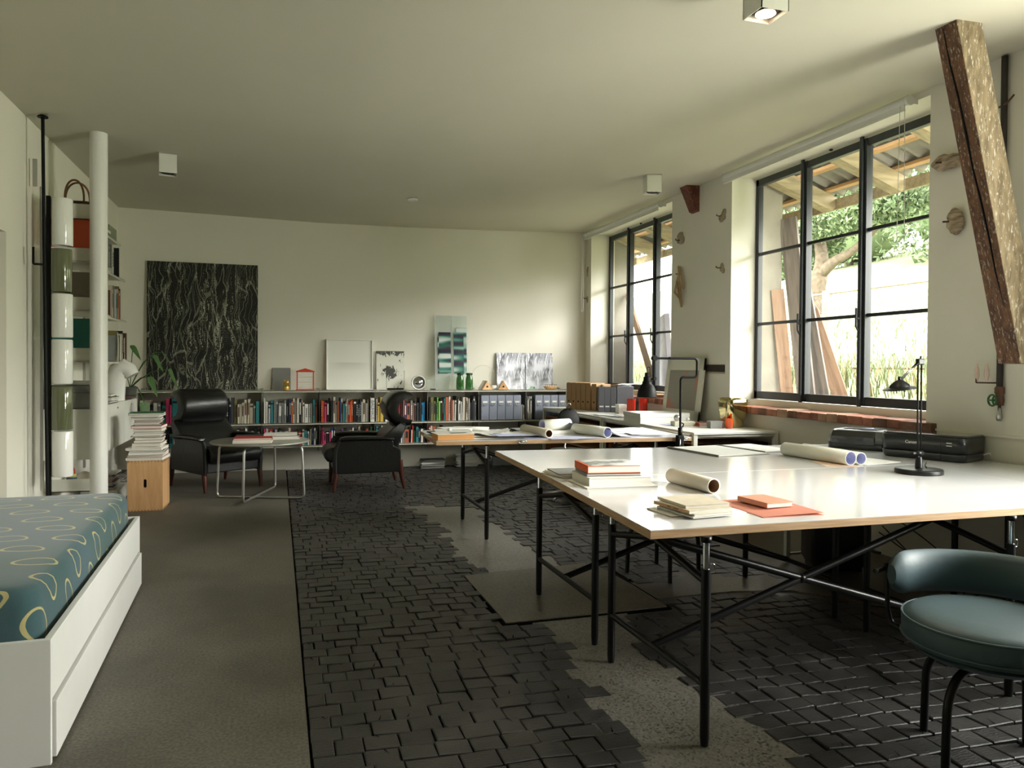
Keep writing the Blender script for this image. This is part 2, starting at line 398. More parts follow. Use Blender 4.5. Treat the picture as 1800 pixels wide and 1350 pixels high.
while y < YB - .02:
    h = rnd.uniform(.088, .104)
    if y + h > YB - .02: h = YB - y
    x = .112 + (rnd.uniform(.03, .07) if row % 2 else 0); x -= 0 if row % 2 == 0 else .0
    first = True
    while x < 4.0:
        wd = rnd.choice((.095, .105, .115, .12, .13)) if rnd.random() > .06 else rnd.uniform(.15, .19)
        if first and row % 2: x = .112; wd = rnd.uniform(.05, .08)
        first = False
        cx, cy = x + wd / 2, y + h / 2
        xs = tilt * (cx - .1) if cy < YB - .5 else 0
        if not (inside((cx, cy), T_) or inside((cx, cy), A_) or inside((cx, cy), S_) or inside((cx, cy), U_) or inside((cx, cy), V_)):
            yy0, yy1 = y + tilt * (x - .1) * (1 if y > 1.2 else 1), y + h + tilt * (x - .1)
            yy0 += .0; sk = tilt * wd
            gx = rnd.choice((.0012, .002, .003, .0045)); gy = rnd.choice((.0012, .002, .003, .004))
            dz = rnd.uniform(-.002, .003); t1, t2 = rnd.uniform(-.0025, .0025), rnd.uniform(-.0025, .0025)
            g = rnd.uniform(-.002, .002); e = .004
            X0, X1, Y0, Y1 = x + gx, x + wd - gx, yy0 + gy, yy1 - gy
            base = [(X0, Y0 + g), (X1, Y0 + sk - g), (X1, Y1 + sk + g), (X0, Y1 - g)]
            ins = [(X0 + e, Y0 + g + e), (X1 - e, Y0 + sk - g + e), (X1 - e, Y1 + sk + g - e), (X0 + e, Y1 - g - e)]
            if cy < YB - .06:
                zt = [dz - t1 - t2, dz + t1 - t2, dz + t1 + t2, dz - t1 + t2]
                a = [f.bm.verts.new((p[0], p[1], -.012)) for p in base]
                b_ = [f.bm.verts.new((p[0], p[1], z - .0025)) for p, z in zip(base, zt)]
                c_ = [f.bm.verts.new((p[0], p[1], z)) for p, z in zip(ins, zt)]
                f.mi = 0
                for i in range(4):
                    j = (i + 1) % 4
                    f._tag([f.bm.faces.new((a[i], a[j], b_[j], b_[i]))]); f._tag([f.bm.faces.new((b_[i], b_[j], c_[j], c_[i]))])
                f._tag([f.bm.faces.new(c_)])
                if rnd.random() < .16:      # drying crack: a dark wedge running in from one edge
                    f.mi = 1; cxk = rnd.uniform(X0 + .02, X1 - .02); s_ = rnd.choice((0, 1)); ye = Y1 - .004 + sk * .5 if s_ else Y0 + .004 + sk * .5; yi = ye + (-1 if s_ else 1) * rnd.uniform(.02, .045); zq = max(zt) + .0004
                    f.quad((cxk - .0035, ye, zq), (cxk + .0035, ye, zq), (cxk + .012, yi, zq), (cxk + .0115, yi, zq))
                f.mi = 1; f.quad((x, yy0, -.0095), (x + wd, yy0 + sk, -.0095), (x + wd, yy1 + sk, -.0095), (x, yy1, -.0095))
        x += wd
    y += h; row += 1
struct('floor_block_paving', f, [M_block, M_joint])
struct('floor_joint_line', MB().box(.105, YF, -.0118, .118, YB, -.009), M_joint)

# ------------------------------------------------------------------ windows
XW = 4.30
def window(idx, y1, y0, mulls, zb):
    """steel casement: outer frame, mullions, glazing bars; panes and fittings as parts"""
    root = bpy.data.objects.new('window_%d' % idx, None); COL.objects.link(root); root.location = (XW, (y0 + y1) / 2, zb); root['kind'] = 'structure'
    o = Vector(root.location)
    zt = 3.03
    fb = MB()
    def bx(ya, yb, za, zb_, xa=-.02, xb=.03):
        fb.box(XW + xa - o.x, ya - o.y, za - o.z, XW + xb - o.x, yb - o.y, zb_ - o.z)
    bx(y0, y1, zt - .06, zt); bx(y0, y1, zb, zb + .07); bx(y1 - .045, y1, zb, zt); bx(y0, y0 + .045, zb, zt)
    for ym in mulls: bx(ym - .04, ym + .04, zb, zt, -.03, .03); bx(ym - .014, ym + .014, zb - .03, zt + .015, -.05, -.03)
    fb.build('window_frame', M_frame, root, bevel=.003)
    gb = MB()
    for z in (2.335, 1.685): gb.box(-.012, y0 - o.y, z - .013 - o.z, .02, y1 - o.y, z + .013 - o.z)
    gb.build('glazing_bar', M_frame, root, bevel=.003)
    ys = sorted([y0] + mulls + [y1])
    for a, b in zip(ys, ys[1:]):
        g = MB(); g.box(.004, a + .02 - o.y, .03, .007, b - .02 - o.y, zt - zb - .02)
        g.build('window_pane', M_glass, root)
    for ym in mulls:
        h = MB(); h.tube([(-.05, ym - o.y, 1.56 - o.z), (-.075, ym - o.y, 1.60 - o.z), (-.075, ym - o.y, 1.74 - o.z)], .008, 8)
        h.cyl((-.03, ym - o.y, 1.66 - o.z), (-.075, ym - o.y, 1.66 - o.z), .01, 8)
        h.build('window_handle', M_frame, root)
    k = MB(); ym = (mulls[0] + mulls[1]) / 2
    k.cyl((-.03, ym - o.y, zb - .02 - o.z), (-.05, ym - o.y, zb - .02 - o.z), .012, 8); k.cyl((-.03, ym - o.y, zt + .01 - o.z), (-.05, ym - o.y, zt + .01 - o.z), .012, 8)
    k.build('window_catch', M_frame, root)
    return root
window(1, 6.115, 3.885, [5.43, 4.75], .99)
window(2, 9.40, 7.225, [8.78, 8.08], .99)
# plaster reveal below the frames
struct('trim_2', MB().box(4.22, 3.885, .90, 4.36, 6.115, .985), M_wall)
struct('trim_3', MB().box(4.22, 7.225, .90, 4.36, 9.40, .985), M_wall)

M_brick = mat('old_brick', (160, 106, 86), 0.85, var=0.35, scale=14, bump=0.5, bscale=30)
M_brick2 = mat('pale_brick', (182, 146, 120), 0.9, var=0.25, scale=14, bump=0.5, bscale=30)
M_brick3 = mat('dark_brick', (124, 92, 76), 0.9, var=0.3, scale=14, bump=0.5, bscale=30)
def brick_sill(ya, yb, x0, nm):
    y = ya; s = MB(); i = 0
    while y < yb - .03:
        wd = min(random.uniform(.085, .16), yb - y); s.mi = random.choice((0, 0, 1, 2))
        a = random.uniform(-.006, .006)
        s.rbox(x0 + a, y + .002, .872 + random.uniform(-.003, .003), 4.225, y + wd - .002, .934 + random.uniform(-.004, .004), .006, 2)
        y += wd
    o = struct(nm, s, [M_brick, M_brick2, M_brick3]); return o
brick_sill(3.80, 6.05, 3.975, 'trim_4'); brick_sill(7.24, 9.39, 3.98, 'trim_5')

# roller blinds with ball chains
def blind(ya, yb, z, label, chain):
    t = thing('roller_blind', label, 'blind', (3.935, (ya + yb) / 2, z))
    b = MB(); L = (yb - ya) / 2
    b.cyl((0, -L + .03, 0), (0, L - .03, 0), .031, 18); b.build('blind_tube', M_white, t, smooth=True)
    b = MB(); b.box(-.02, -L + .03, -.055, -.016, L - .03, -.005); b.rbox(-.026, -L + .03, -.068, -.01, L - .03, -.052, .004, 2); b.build('bottom_bar', M_white, t)
    for s in (-1, 1):
        b = MB(); b.lathe([(.034, -.012), (.036, 0), (.034, .012)], seg=16, M=Matrix.Translation((0, s * (L - .015), 0)) @ Matrix.Rotation(PI / 2, 4, 'X')); b.box(.0, s * (L - .015) - .004, -.02, .07, s * (L - .015) + .004, .02)
        b.build('bracket', M_white, t)
    ys, zb = chain
    pts = []
    for k in range(0, 25):
        pts.append((-.03, ys - .02 + .012 * math.sin(k / 24 * 1.5) * 0 - .012 * (k / 24), -.03 - (z - zb) * k / 24))
    for k in range(1, 9):
        a = PI * k / 9; pts.append((-.03, ys + .032 * -math.cos(a), zb - z - .035 - .035 * math.sin(a) + .0))
    for k in range(24, -1, -1): pts.append((-.03, ys + .02 + .012 * (k / 24), -.03 - (z - zb) * k / 24))
    MB().tube(pts, .0022, 5).build('blind_chain', M_white, t)
blind(3.96, 6.12, 3.03, 'white roller blind rolled up above the large right window with a hanging chain', (-1.04, 2.12))
blind(7.32, 9.42, 3.03, 'white roller blind rolled up above the far window, chain by the room corner', (1.05, 2.08))
# ------------------------------------------------------------------ outside
M_soil = mat('garden_soil', (110, 102, 88), 0.95, var=0.3, scale=6, bump=.5, bscale=12)
M_meadow = mat('meadow_grass', (122, 128, 96), 0.95, var=0.2, scale=2.5, bump=.6, bscale=9, spec=.1)
M_bark = mat('bark', (96, 84, 70), 0.95, var=0.35, scale=12, bump=.9, bscale=16)
M_leaf = mat('tree_leaf', (92, 108, 76), 0.7, var=0.35, scale=1.2, spec=.2)
M_leaf2 = mat('pale_leaf', (118, 132, 100), 0.7, var=0.35, scale=1.2, spec=.2)
g = MB(); N = 26
def gz(x, y):
    if x < 5.0: return .93
    if x < 7.0: return .93 + (x - 5.0) * .16
    return 1.25 + (x - 7.0) * .24 + .25 * math.sin(y * .25) * min(1, (x - 7) / 10)
xs_ = [4.37, 4.7, 5, 5.5, 6, 6.5, 7, 7.6, 8.5, 10, 12, 14, 17, 20, 24, 28, 33, 38, 44, 50]
ys_ = [-12 + i * 2.4 for i in range(40)]
grid = [[g.bm.verts.new((x, y, gz(x, y))) for y in ys_] for x in xs_]
for i in range(len(xs_) - 1):
    for j in range(len(ys_) - 1):
        fc = g.bm.faces.new((grid[i][j], grid[i + 1][j], grid[i + 1][j + 1], grid[i][j + 1])); fc.material_index = 0 if xs_[i] < 5.4 else 1; fc.smooth = True
tag(g.build('hillside_ground', [M_soil, M_meadow]), kind='structure')
# tall grass and weeds at the wall foot: nobody could count them
gr = MB(); rnd = random.Random(5)
for i in range(6500):
    x = rnd.uniform(5.35, 7.4) if i < 4600 else rnd.uniform(7.4, 11); y = rnd.uniform(3.6, 14.5) if i < 4600 else rnd.uniform(4, 20)
    z = gz(x, y); h = rnd.uniform(.07, .24) * (1.7 if rnd.random() < .06 else 1) * (.6 if x > 7.4 else 1); a = rnd.uniform(0, 2 * PI); wd = rnd.uniform(.004, .009) * (1 if x < 7.4 else 2); lx, ly = rnd.uniform(-.5, .5) * h, rnd.uniform(-.5, .5) * h
    dx, dy = math.cos(a) * wd, math.sin(a) * wd
    gr.mi = rnd.choice((0, 0, 1, 2))
    v = [gr.bm.verts.new(p) for p in ((x - dx, y - dy, z - .02), (x + dx, y + dy, z - .02), (x + dx * .7 + lx * .4, y + dy * .7 + ly * .4, z + h * .6), (x - dx * .7 + lx * .4, y - dy * .7 + ly * .4, z + h * .6), (x + lx, y + ly, z + h))]
    gr._tag([gr.bm.faces.new((v[0], v[1], v[2], v[3])), gr.bm.faces.new((v[3], v[2], v[4]))])
tag(gr.build('tall_grass', [mat('grass_blade', (84, 98, 62), .7, var=.3), mat('grass_blade_pale', (122, 130, 92), .7, var=.3), mat('grass_blade_dry', (140, 124, 88), .8, var=.3)]), 'uncut green grass and weeds growing between the windows and the wire fence', 'grass', kind='stuff')
# wire fence
fx = 7.0
t = thing('wire_fence', 'chain-link fence with a concrete post and top rail outside the windows', 'fence', (fx, 8.4, 1.25))
M_post = mat('fence_post', (150, 136, 112), .9, var=.15)
for yy in (8.4, 4.6, 12.2): MB().box(-.035, yy - 8.4 - .06, -.1, .035, yy - 8.4 + .06, 1.06).build('fence_post', M_post, t)
MB().cyl((0, -6.5, 1.02), (0, 9, 1.02), .014, 8).build('top_rail', M_post, t)
MB().cyl((0, -6.5, .03), (0, 9, .03), .014, 8).build('bottom_rail', M_rust, t)
m_ = MB()
def strip(p, q, r=.0022):
    p, q = Vector(p), Vector(q); d = (q - p).normalized(); u = d.cross(Vector((1, 0, 0))).normalized() * r
    for w_ in (u, Vector((r, 0, 0))): m_.quad(p - w_, q - w_, q + w_, p + w_)
yy = -6.4
while yy < 9:
    strip((0, yy, .04), (0, yy + .98, 1.02)); strip((0, yy + .98, .04), (0, yy, 1.02)); yy += .085
m_.build('wire_mesh', mat('galvanised_wire', (150, 150, 145), .5, metal=.5), t)
# gnarled tree beyond the fence and hedge of crowns up the slope
def leaves(mb, cx, cy, cz, rx, ry, rz, n, rnd, s=(.05, .12)):
    for i in range(n):
        while True:
            a, b, c_ = rnd.uniform(-1, 1), rnd.uniform(-1, 1), rnd.uniform(-1, 1)
            if a * a + b * b + c_ * c_ < 1: break
        p = Vector((cx + a * rx, cy + b * ry, cz + c_ * rz)); k = rnd.uniform(*s)
        u = Vector((rnd.gauss(0, 1), rnd.gauss(0, 1), rnd.gauss(0, 1))).normalized() * k; v_ = Vector((rnd.gauss(0, 1), rnd.gauss(0, 1), rnd.gauss(0, 1))).normalized() * k
        mb.mi = rnd.choice((0, 0, 1)); mb.quad(p - u, p - v_ * .5, p + u, p + v_ * .5)
rnd = random.Random(8)
t = thing('old_tree', 'gnarled tree with leaning branches standing behind the wire fence', 'tree', (13.5, 16.6, gz(13.5, 16.6)))
tb = MB()
tb.tube(fillet([(0, 0, -.2), (0, .1, .6), (.1, -.1, 1.3), (.2, .2, 2.2)], .5), [.30 - .012 * i for i in range(14)], 10)
tb.tube(fillet([(.05, 0, 1.0), (.1, -.5, 1.35), (.2, -1.0, 1.5), (.3, -1.7, 1.95), (.2, -2.6, 2.6)], .5), [.15 - .005 * i for i in range(20)], 8)
tb.tube([(.2, .2, 2.4), (.4, 1.2, 3.4), (.5, 1.8, 4.4)], [.2, .13, .06], 8); tb.tube([(.15, .0, 2.3), (.0, -.8, 3.6), (.1, -1.4, 5)], [.2, .12, .05], 8)
tb.build('trunk', M_bark, t)
tl = MB()
for c_ in ((.2, -2.6, 3.1, 1.4, 2.2, 1.0), (.5, .8, 3.0, 1.3, 2.2, 1.2), (.3, -4.8, 3.9, 1.2, 1.8, 1.0), (.6, 2.6, 2.4, 1.1, 1.8, 1.2), (0, -1, 4.4, 1.6, 3.6, 1.0), (.6, 1.2, 1.9, .6, 1.4, .6), (-.4, -2.4, 2.3, .8, 1.4, .45), (-.3, -.4, 2.6, .8, 2.4, .8)): leaves(tl, *c_, 5200, rnd, (.04, .10))
tl.build('tree_crown', [M_leaf, M_leaf2], t)
spots = [(27, 15, 4.2), (27, 23.5, 4.2), (28, 32, 4.4), (30, 41.5, 5), (35, 51, 5.2), (39, 30, 5.0), (40, 20, 5.5)]
for i, (x, y, r) in enumerate(spots):
    z = gz(x, y) + 2.0
    t = thing('leafy_tree', 'pale green bushy tree on the slope behind the fence', 'tree', (x, y, z - 2), group='trees up the slope')
    MB().tube([(0, 0, -.6), (.1, .1, 2.5)], [.25, .12], 8).build('trunk', M_bark, t)
    tl = MB(); leaves(tl, 0, 0, 2.4, r * .9, r, r * .8, 5200, rnd, (.08, .2)); tl.ball((0, 0, 2.4), (r * .6, r * .72, r * .55), 12)
    tl.build('tree_crown', [M_leaf, M_leaf2], t)
# eave above the windows: rafters, battens and corrugated sheets
M_raft = wood_mat('rafter_wood', (132, 120, 92), (164, 150, 118), .8, (1, 8, 8), 3, .2)
M_batten = wood_mat('fresh_batten', (180, 140, 96), (198, 158, 110), .7, (8, 1, 8), 3, .1)
t = thing('eave_roof', 'timber roof overhang with corrugated sheets and rafters outside the windows', 'roof', (4.36, 6.5, 3.3))
def ez(x): return -.05 - (x - 4.36) * .36
rf = MB()
for k in range(-3, 7):
    y = k * .86 - .3
    a = MB(); a.prism([(0, ez(4.36) - .16), (.80, ez(5.16) - .15), (.86, ez(5.22) - .08), (.86, ez(5.22) + .0), (0, ez(4.36))], y - .06, y + .06, axis='y'); a.build('rafter', M_raft, t)
a = MB(); a.box(.42, -3.2, ez(4.78) + .002, .50, 5.6, ez(4.78) + .03); a.box(.72, -3.2, ez(5.08) + .002, .80, 5.6, ez(5.08) + .03); a.build('batten', M_batten, t)
cs = MB(); yy = -3.2; rings = []
pts0 = []
while yy < 5.6: pts0.append((yy, .03 * math.sin(yy * 2 * PI / .16))); yy += .02
v0 = [cs.bm.verts.new((-.05, y_, ez(4.31) + .07 + z_)) for y_, z_ in pts0]; v1 = [cs.bm.verts.new((.92, y_, ez(5.28) + .07 + z_)) for y_, z_ in pts0]
for i in range(len(pts0) - 1): cs.bm.faces.new((v0[i], v0[i + 1], v1[i + 1], v1[i]))
cs.build('corrugated_sheet', mat('corrugated_fibre', (134, 130, 122), .8, var=.15), t)
a = MB(); a.box(.84, -3.2, ez(5.2) - .12, .87, 5.6, ez(5.2) - .02); a.build('fascia_board', M_raft, t)
# rough concrete pier and leaning planks between the windows
struct('wall_pier', MB().box(4.37, 6.38, .8, 4.77, 7.0, 3.15), mat('rough_render', (132, 127, 116), .9, var=.12, scale=5, bump=.4, bscale=20))
struct('wall_pier', MB().box(4.37, 9.75, .8, 4.80, 10.3, 3.15), MATS['rough_render'])
M_plank = wood_mat('old_plank', (84, 78, 74), (122, 112, 104), .8, (9, 9, .8), 3, .3)
M_plank2 = wood_mat('orange_plank', (118, 92, 74), (146, 118, 96), .8, (9, 9, .8), 3, .3)
def plank(y0, y1, x0, x1, z1, wd, m, lab):
    p, q = Vector((x0, y0, gz(x0, y0))), Vector((x1, y1, z1)); d = q - p
    o = MB().box(-.02, -wd / 2, 0, .02, wd / 2, d.length).build('plank', m, None, loc=p, bevel=.003)
    o.rotation_euler = d.to_track_quat('Z', 'Y').to_euler(); tag(o, lab, 'plank', 'planks leaning outside the window')
plank(6.14, 6.33, 4.90, 4.80, 2.75, .17, M_plank, 'grey weathered plank leaning highest against the pier outside the window')
plank(6.30, 6.355, 4.80, 4.70, 2.05, .12, M_plank2, 'narrow orange plank leaning next to the pier outside the window')
plank(6.10, 6.30, 5.05, 4.93, 2.2, .15, M_plank, 'second grey plank leaning beside the tallest one')
plank(6.04, 6.26, 5.22, 5.02, 1.85, .14, M_plank2, 'short brown plank at the outer side of the leaning boards')
plank(8.9, 9.7, 4.75, 4.7, 2.3, .09, M_plank2, 'long thin lath leaning outside the far window')
o = MB().box(0, -.75, 0, .06, .75, 1.02).build('cement_board', mat('cement_board', (136, 132, 140), .8, var=.08), None, loc=(5.0, 9.15, .93)); o.rotation_euler = (0, R(-4), R(-24))
tag(o, 'large grey board standing upright on the ground outside the far window', 'board')

# ------------------------------------------------------------------ structural posts and pipes
M_oldbeam = wood_mat('flaky_brown_beam', (78, 54, 40), (120, 86, 62), .8, (6, 6, 1.6), 5, .5, flecks=(176, 170, 158), fleck_amt=.8)
M_oldbeam2 = wood_mat('flaky_olive_beam', (104, 90, 66), (142, 126, 98), .8, (6, 6, 1.6), 5, .5, flecks=(196, 190, 176), fleck_amt=.85)
def strut(name, x0, y0, sx, sy, ztop, zbot, slope, label, mm):
    b = MB()
    def at(z): return slope * (ztop - z)
    rings = []
    for z in (ztop, (ztop + zbot) / 2, zbot):
        d = at(z); rings.append([(x0 + d, y0, z), (x0 + d + sx, y0, z), (x0 + d + sx, y0 + sy, z), (x0 + d, y0 + sy, z)])
    ox = Vector((x0 + at(zbot) + sx / 2, y0 + sy / 2, zbot))
    b.loft([[Vector(p) - ox for p in r] for r in rings], smooth=False)
    b.bm.normal_update()
    if isinstance(mm, list):
        for f_ in b.bm.faces:
            if abs(f_.normal.y) > .8 and f_.calc_center_median().y < 0: f_.material_index = 1
    o = b.build(name, mm, None, loc=ox, bevel=.006)
    return tag(o, label, 'beam')
b1 = strut('timber_strut', 3.318, 3.056, .175, .135, 3.085, 1.31, .27, 'big slanting brown timber strut coming down from the ceiling at right', [M_oldbeam, M_oldbeam2])
# the long drying crack on its left face
k = MB(); pts = []
for i in range(9):
    z = 3.06 - i * .18; pts.append((3.318 + .27 * (3.085 - z) - .0008 - Vector(b1.location).x, 3.056 + .085 - .006 * i + .004 * math.sin(i * 2) - Vector(b1.location).y, z - Vector(b1.location).z))
k.tube(pts, [.002, .005, .006, .007, .005, .006, .005, .004, .001], 6); k.build('drying_crack', M_black, b1)
M_redbeam = wood_mat('red_brown_stub', (88, 46, 34), (128, 70, 52), .8, (3, 8, 3), 4, .5, flecks=(176, 160, 146), fleck_amt=.5)
o = MB()
o.prism([(3.868, 3.10), (4.03, 3.10), (4.03, 2.83), (3.985, 2.845)], 6.68, 6.82, axis='y')
ox = Vector((4.0, 6.75, 2.84)); bmesh.ops.translate(o.bm, verts=o.bm.verts, vec=-ox)
tag(o.build('beam_stub', M_redbeam, None, loc=ox, bevel=.004), 'short red-brown beam stub in the corner of ceiling and wall between the windows', 'beam')
o = MB(); o.tube([(0, 0, 0), (0, 0, zc(-1.31))], [.062, .062], 28); o.lathe([(.075, 0), (.075, .015), (.062, .02)], seg=28)
tag(o.build('round_column', M_white, None, loc=(-1.315, 6.53, 0), smooth=True), 'smooth white round column rising to the ceiling in front of the wall shelves', 'column')
t = thing('ceiling_pole', 'thin black steel pole with a hook running from floor to ceiling at left', 'pole', (-1.60, 6.17, 0))
MB().tube([(.03, 0, 0.0), (.012, 0, 1.6), (0, 0, 3.03)], .0115, 10).build('pole', M_black, t, smooth=True)
MB().lathe([(.035, 0), (.035, .008), (.014, .02)], c=(0, 0, 3.025), seg=20).build('ceiling_flange', M_black, t)
MB().tube(fillet([(0, -.01, 1.98), (-.055, -.02, 1.98), (-.055, -.02, 2.1)], .01), .008, 8).build('hook', M_black, t)
# shade column beside it
t = thing('lamp_column', 'vertical row of stacked white and olive glass cylinders on a black rail', 'light', (-1.515, 6.32, 0))
MB().box(-.100, -.02, 0, -.072, .01, 2.50).build('rail', M_black, t, bevel=.002)
Mw = mat('opal_glass', (232, 232, 226), .12, var=.01, coat=.5); Mo = mat('olive_glass', (98, 102, 74), .08, var=.05, coat=.6, spec=.8)
for i, (z0, z1, mm, lb) in enumerate(((2.14, 2.485, Mw, None), (1.80, 2.115, Mo, 'olive green glass shade'), (1.465, 1.785, Mw, None), (1.125, 1.45, Mw, None), (.785, 1.105, Mo, 'olive green glass shade'), (.44, .775, Mw, None))):
    j = MB(); dx = random.uniform(-.004, .004)
    j.lathe([(.058, z0 + .012), (.066, z0), (.07, z0 + .008), (.07, z1 - .008), (.066, z1), (.058, z1 - .01)], c=(dx, 0, 0), seg=36, cap=False)
    o = j.build('lamp_shade', mm, t, smooth=True)
    if lb: o['label'] = lb
    MB().box(-.072, -.012, (z0 + z1) / 2 - .02, -.055, .004, (z0 + z1) / 2 + .02).build('bracket', M_black, t)
# pipe at far right with valve and bulbs
t = thing('wall_pipe', 'dark iron pipe with a green valve wheel running down the right wall', 'pipe', (3.995, 3.345, .98))
MB().tube([(0, 0, .09), (0, 0, 2.10)], .0175, 14).build('pipe', mat('dark_iron', (58, 54, 50), .6, metal=.4, var=.2), t, smooth=True)
MB().lathe([(.02, 0), (.024, .03), (.02, .06), (.026, .075), (.026, .1), (.02, .11)], c=(0, 0, .09), seg=14).build('coupling', M_rust, t)
j = MB(); j.tube([(-.045 + .0 * k, .032 * math.cos(k * PI / 8), .12 + .032 * math.sin(k * PI / 8)) for k in range(16)], .006, 6, closed=True)
for k in range(3): j.cyl((-.045, .03 * math.cos(k * PI / 1.5), .12 + .03 * math.sin(k * PI / 1.5)), (-.045, 0, .12), .005, 6)
j.cyl((-.045, 0, .12), (0, 0, .12), .008, 8); bmesh.ops.rotate(j.bm, verts=j.bm.verts, cent=(0, 0, .12), matrix=Matrix.Rotation(R(-12), 3, 'Z'))
o = j.build('valve_wheel', mat('green_enamel', (34, 92, 52), .4), t); o['label'] = 'green valve wheel'
MB().lathe([(.011, 0), (.018, .02), (.013, .05), (.009, .09)], c=(0, 0, 0), seg=12).build('drain_nozzle', M_alu, t)
t = thing('bulb_bracket', 'small wall bracket holding two candle-shaped glass bulbs beside the pipe', 'light', (3.97, 3.43, 1.20))
MB().tube(fillet([(.05, -.06, .0), (.0, -.05, 0), (-.02, .03, 0), (-.02, .03, .03)], .005), .005, 6).build('bracket', M_rust, t)
for yy in (.03, -.035):
    MB().lathe([(.005, .0), (.009, .012), (.014, .035), (.012, .065), (.007, .082), (.002, .105)], c=(-.015, yy, .01), seg=14).build('glass_bulb', mat('candle_glass', (226, 200, 186), .15, var=.1, coat=.5), t, smooth=True)
t = thing('wall_hook', 'iron hook with a short clamp high on the right wall behind the strut', 'hook', (4.0, 3.32, 2.80))
MB().tube([(0, .06, 0), (-.02, .0, .0), (-.02, -.03, .02), (-.005, -.035, .04)], .006, 6).build('hook', M_rust, t)

# ------------------------------------------------------------------ ceiling spotlights
def spot(x, y, z1, rot, label, lit=False):
    t = thing('ceiling_spotlight', label, 'light', (x, y, z1 - .165), rot)
    s = .071
    b = MB(); w = .004
    b.box(-s, -s, 0, -s + w, s, .165); b.box(s - w, -s, 0, s, s, .165); b.box(-s, -s, 0, s, -s + w, .165); b.box(-s, s - w, 0, s, s, .165); b.box(-s, -s, .155, s, s, .165)
    b.build('housing', M_whitemetal, t)
    b = MB(); b.box(-s + w, -s + w, .03, s - w, s - w, .034); b.build('inner_plate', M_black, t)
    rg = MB(); rg.lathe([(.05, .0), (.055, -.012), (.05, -.018), (.046, -.006)], c=(0, 0, .028), seg=24, cap=False); rg.build('gimbal_ring', M_black, t, smooth=True)
    if lit:
        m, n, l, bb = nt('lamp_glow'); bb.inputs['Emission Color'].default_value = (1, .72, .5, 1); bb.inputs['Emission Strength'].default_value = 9; bb.inputs['Base Color'].default_value = (.9, .7, .6, 1)
        MB().lathe([(.0, .012), (.02, .01), (.044, .0)], c=(0, 0, .012), seg=24, cap=False).build('reflector', mat('warm_reflector', (230, 190, 165), .15, metal=.9), t, smooth=True)
        MB().ball((0, 0, .014), (.014, .014, .012), 10).build('bulb', m, t)
        MB().lathe([(.038, .0), (.045, .003), (.038, .006)], c=(0, 0, .004), seg=24, cap=False).build('glass_rim', m, t)
        ld = bpy.data.lights.new('spot_lamp', 'SPOT'); ld.energy = 14; ld.spot_size = R(70); ld.spot_blend = .6; ld.color = (1, .74, .5); ld.shadow_soft_size = .03
        lo = bpy.data.objects.new('spot_lamp', ld); COL.objects.link(lo); lo.parent = t; lo.location = (0, 0, -.012)
    else:
        MB().lathe([(.0, .012), (.02, .01), (.044, .0)], c=(0, 0, .016), seg=24, cap=False).build('reflector', mat('dim_reflector', (120, 120, 118), .2, metal=.9), t, smooth=True)
spot(2.112, 2.962, 3.04, 0, 'white cube ceiling spotlight nearest the camera, its lamp lit', True)
spot(-.885, 6.99, 3.04, R(8), 'white cube ceiling spotlight at left, unlit, in front of the back wall')
spot(3.36, 6.42, 3.073, R(-12), 'white cube ceiling spotlight unlit beside the far window')
tag(MB().lathe([(.055, 0), (.055, .012), (.04, .014)], seg=20).build('ceiling_disc', M_white, None, loc=(1.35, 7.9, 3.005)), 'small flat white disc on the ceiling before the back wall', 'disc')
# ------------------------------------------------------------------ books
PAL = {'r': ((176, 44, 38), 'red'), 'o': ((222, 100, 48), 'orange'), 'k': ((24, 24, 26), 'black'), 'w': ((224, 222, 214), 'white'), 'c': ((206, 198, 178), 'cream'),
       'g': ((128, 130, 128), 'grey'), 'd': ((62, 64, 68), 'dark grey'), 'b': ((40, 70, 132), 'blue'), 'n': ((32, 38, 66), 'navy'), 't': ((44, 128, 132), 'teal'),
       'G': ((44, 106, 66), 'green'), 'l': ((122, 186, 70), 'lime'), 'y': ((200, 168, 72), 'yellow'), 'O': ((112, 106, 66), 'olive'), 'p': ((206, 60, 108), 'pink'),
       'v': ((132, 92, 152), 'violet'), 'u': ((92, 58, 44), 'brown'), 'e': ((176, 164, 142), 'beige'), 'a': ((30, 140, 190), 'sky blue'), 's': ((180, 184, 186), 'silver'), 'T': ((172, 92, 62), 'terracotta')}
def bmat(ch):
    return mat('book_' + PAL[ch][1].replace(' ', '_'), PAL[ch][0], .55, var=.06, scale=25)
SEEN_LABELS = set()
def ordinal(k):
    return '%d%s' % (k, 'th' if 10 <= k % 100 <= 20 else {1: 'st', 2: 'nd', 3: 'rd'}.get(k % 10, 'th'))
def book_mesh(w, h, d, ch, lean=0.0):
    """upright book: spine faces -Y, thickness along X"""
    b = MB(); c = min(.0025, w * .2)
    b.mi = 0
    b.box(0, 0, 0, c, d, h); b.box(w - c, 0, 0, w, d, h); b.box(0, 0, 0, w, c, h)
    k = rb.random()
    if w > .014 and k < .55:    # title panel or bands on the spine
        b.mi = 2
        if k < .25: b.box(w * .25, -.0006, h * .35, w * .75, 0, h * .85)
        elif k < .4: b.box(.001, -.0006, h * .82, w - .001, 0, h * .9)
        else:
            for q in range(5): b.box(w * .32, -.0006, h * (.3 + q * .1), w * .68, 0, h * (.36 + q * .1))
    b.mi = 1
    b.box(c, c, .003, w - c, d - .004, h - .004)
    return b
rb = random.Random(21)
TITLE = {'k': 'w', 'w': 'd', 'c': 'u', 'r': 'w', 'b': 'w', 'n': 'w', 'o': 'w', 'g': 'w', 'd': 's'}
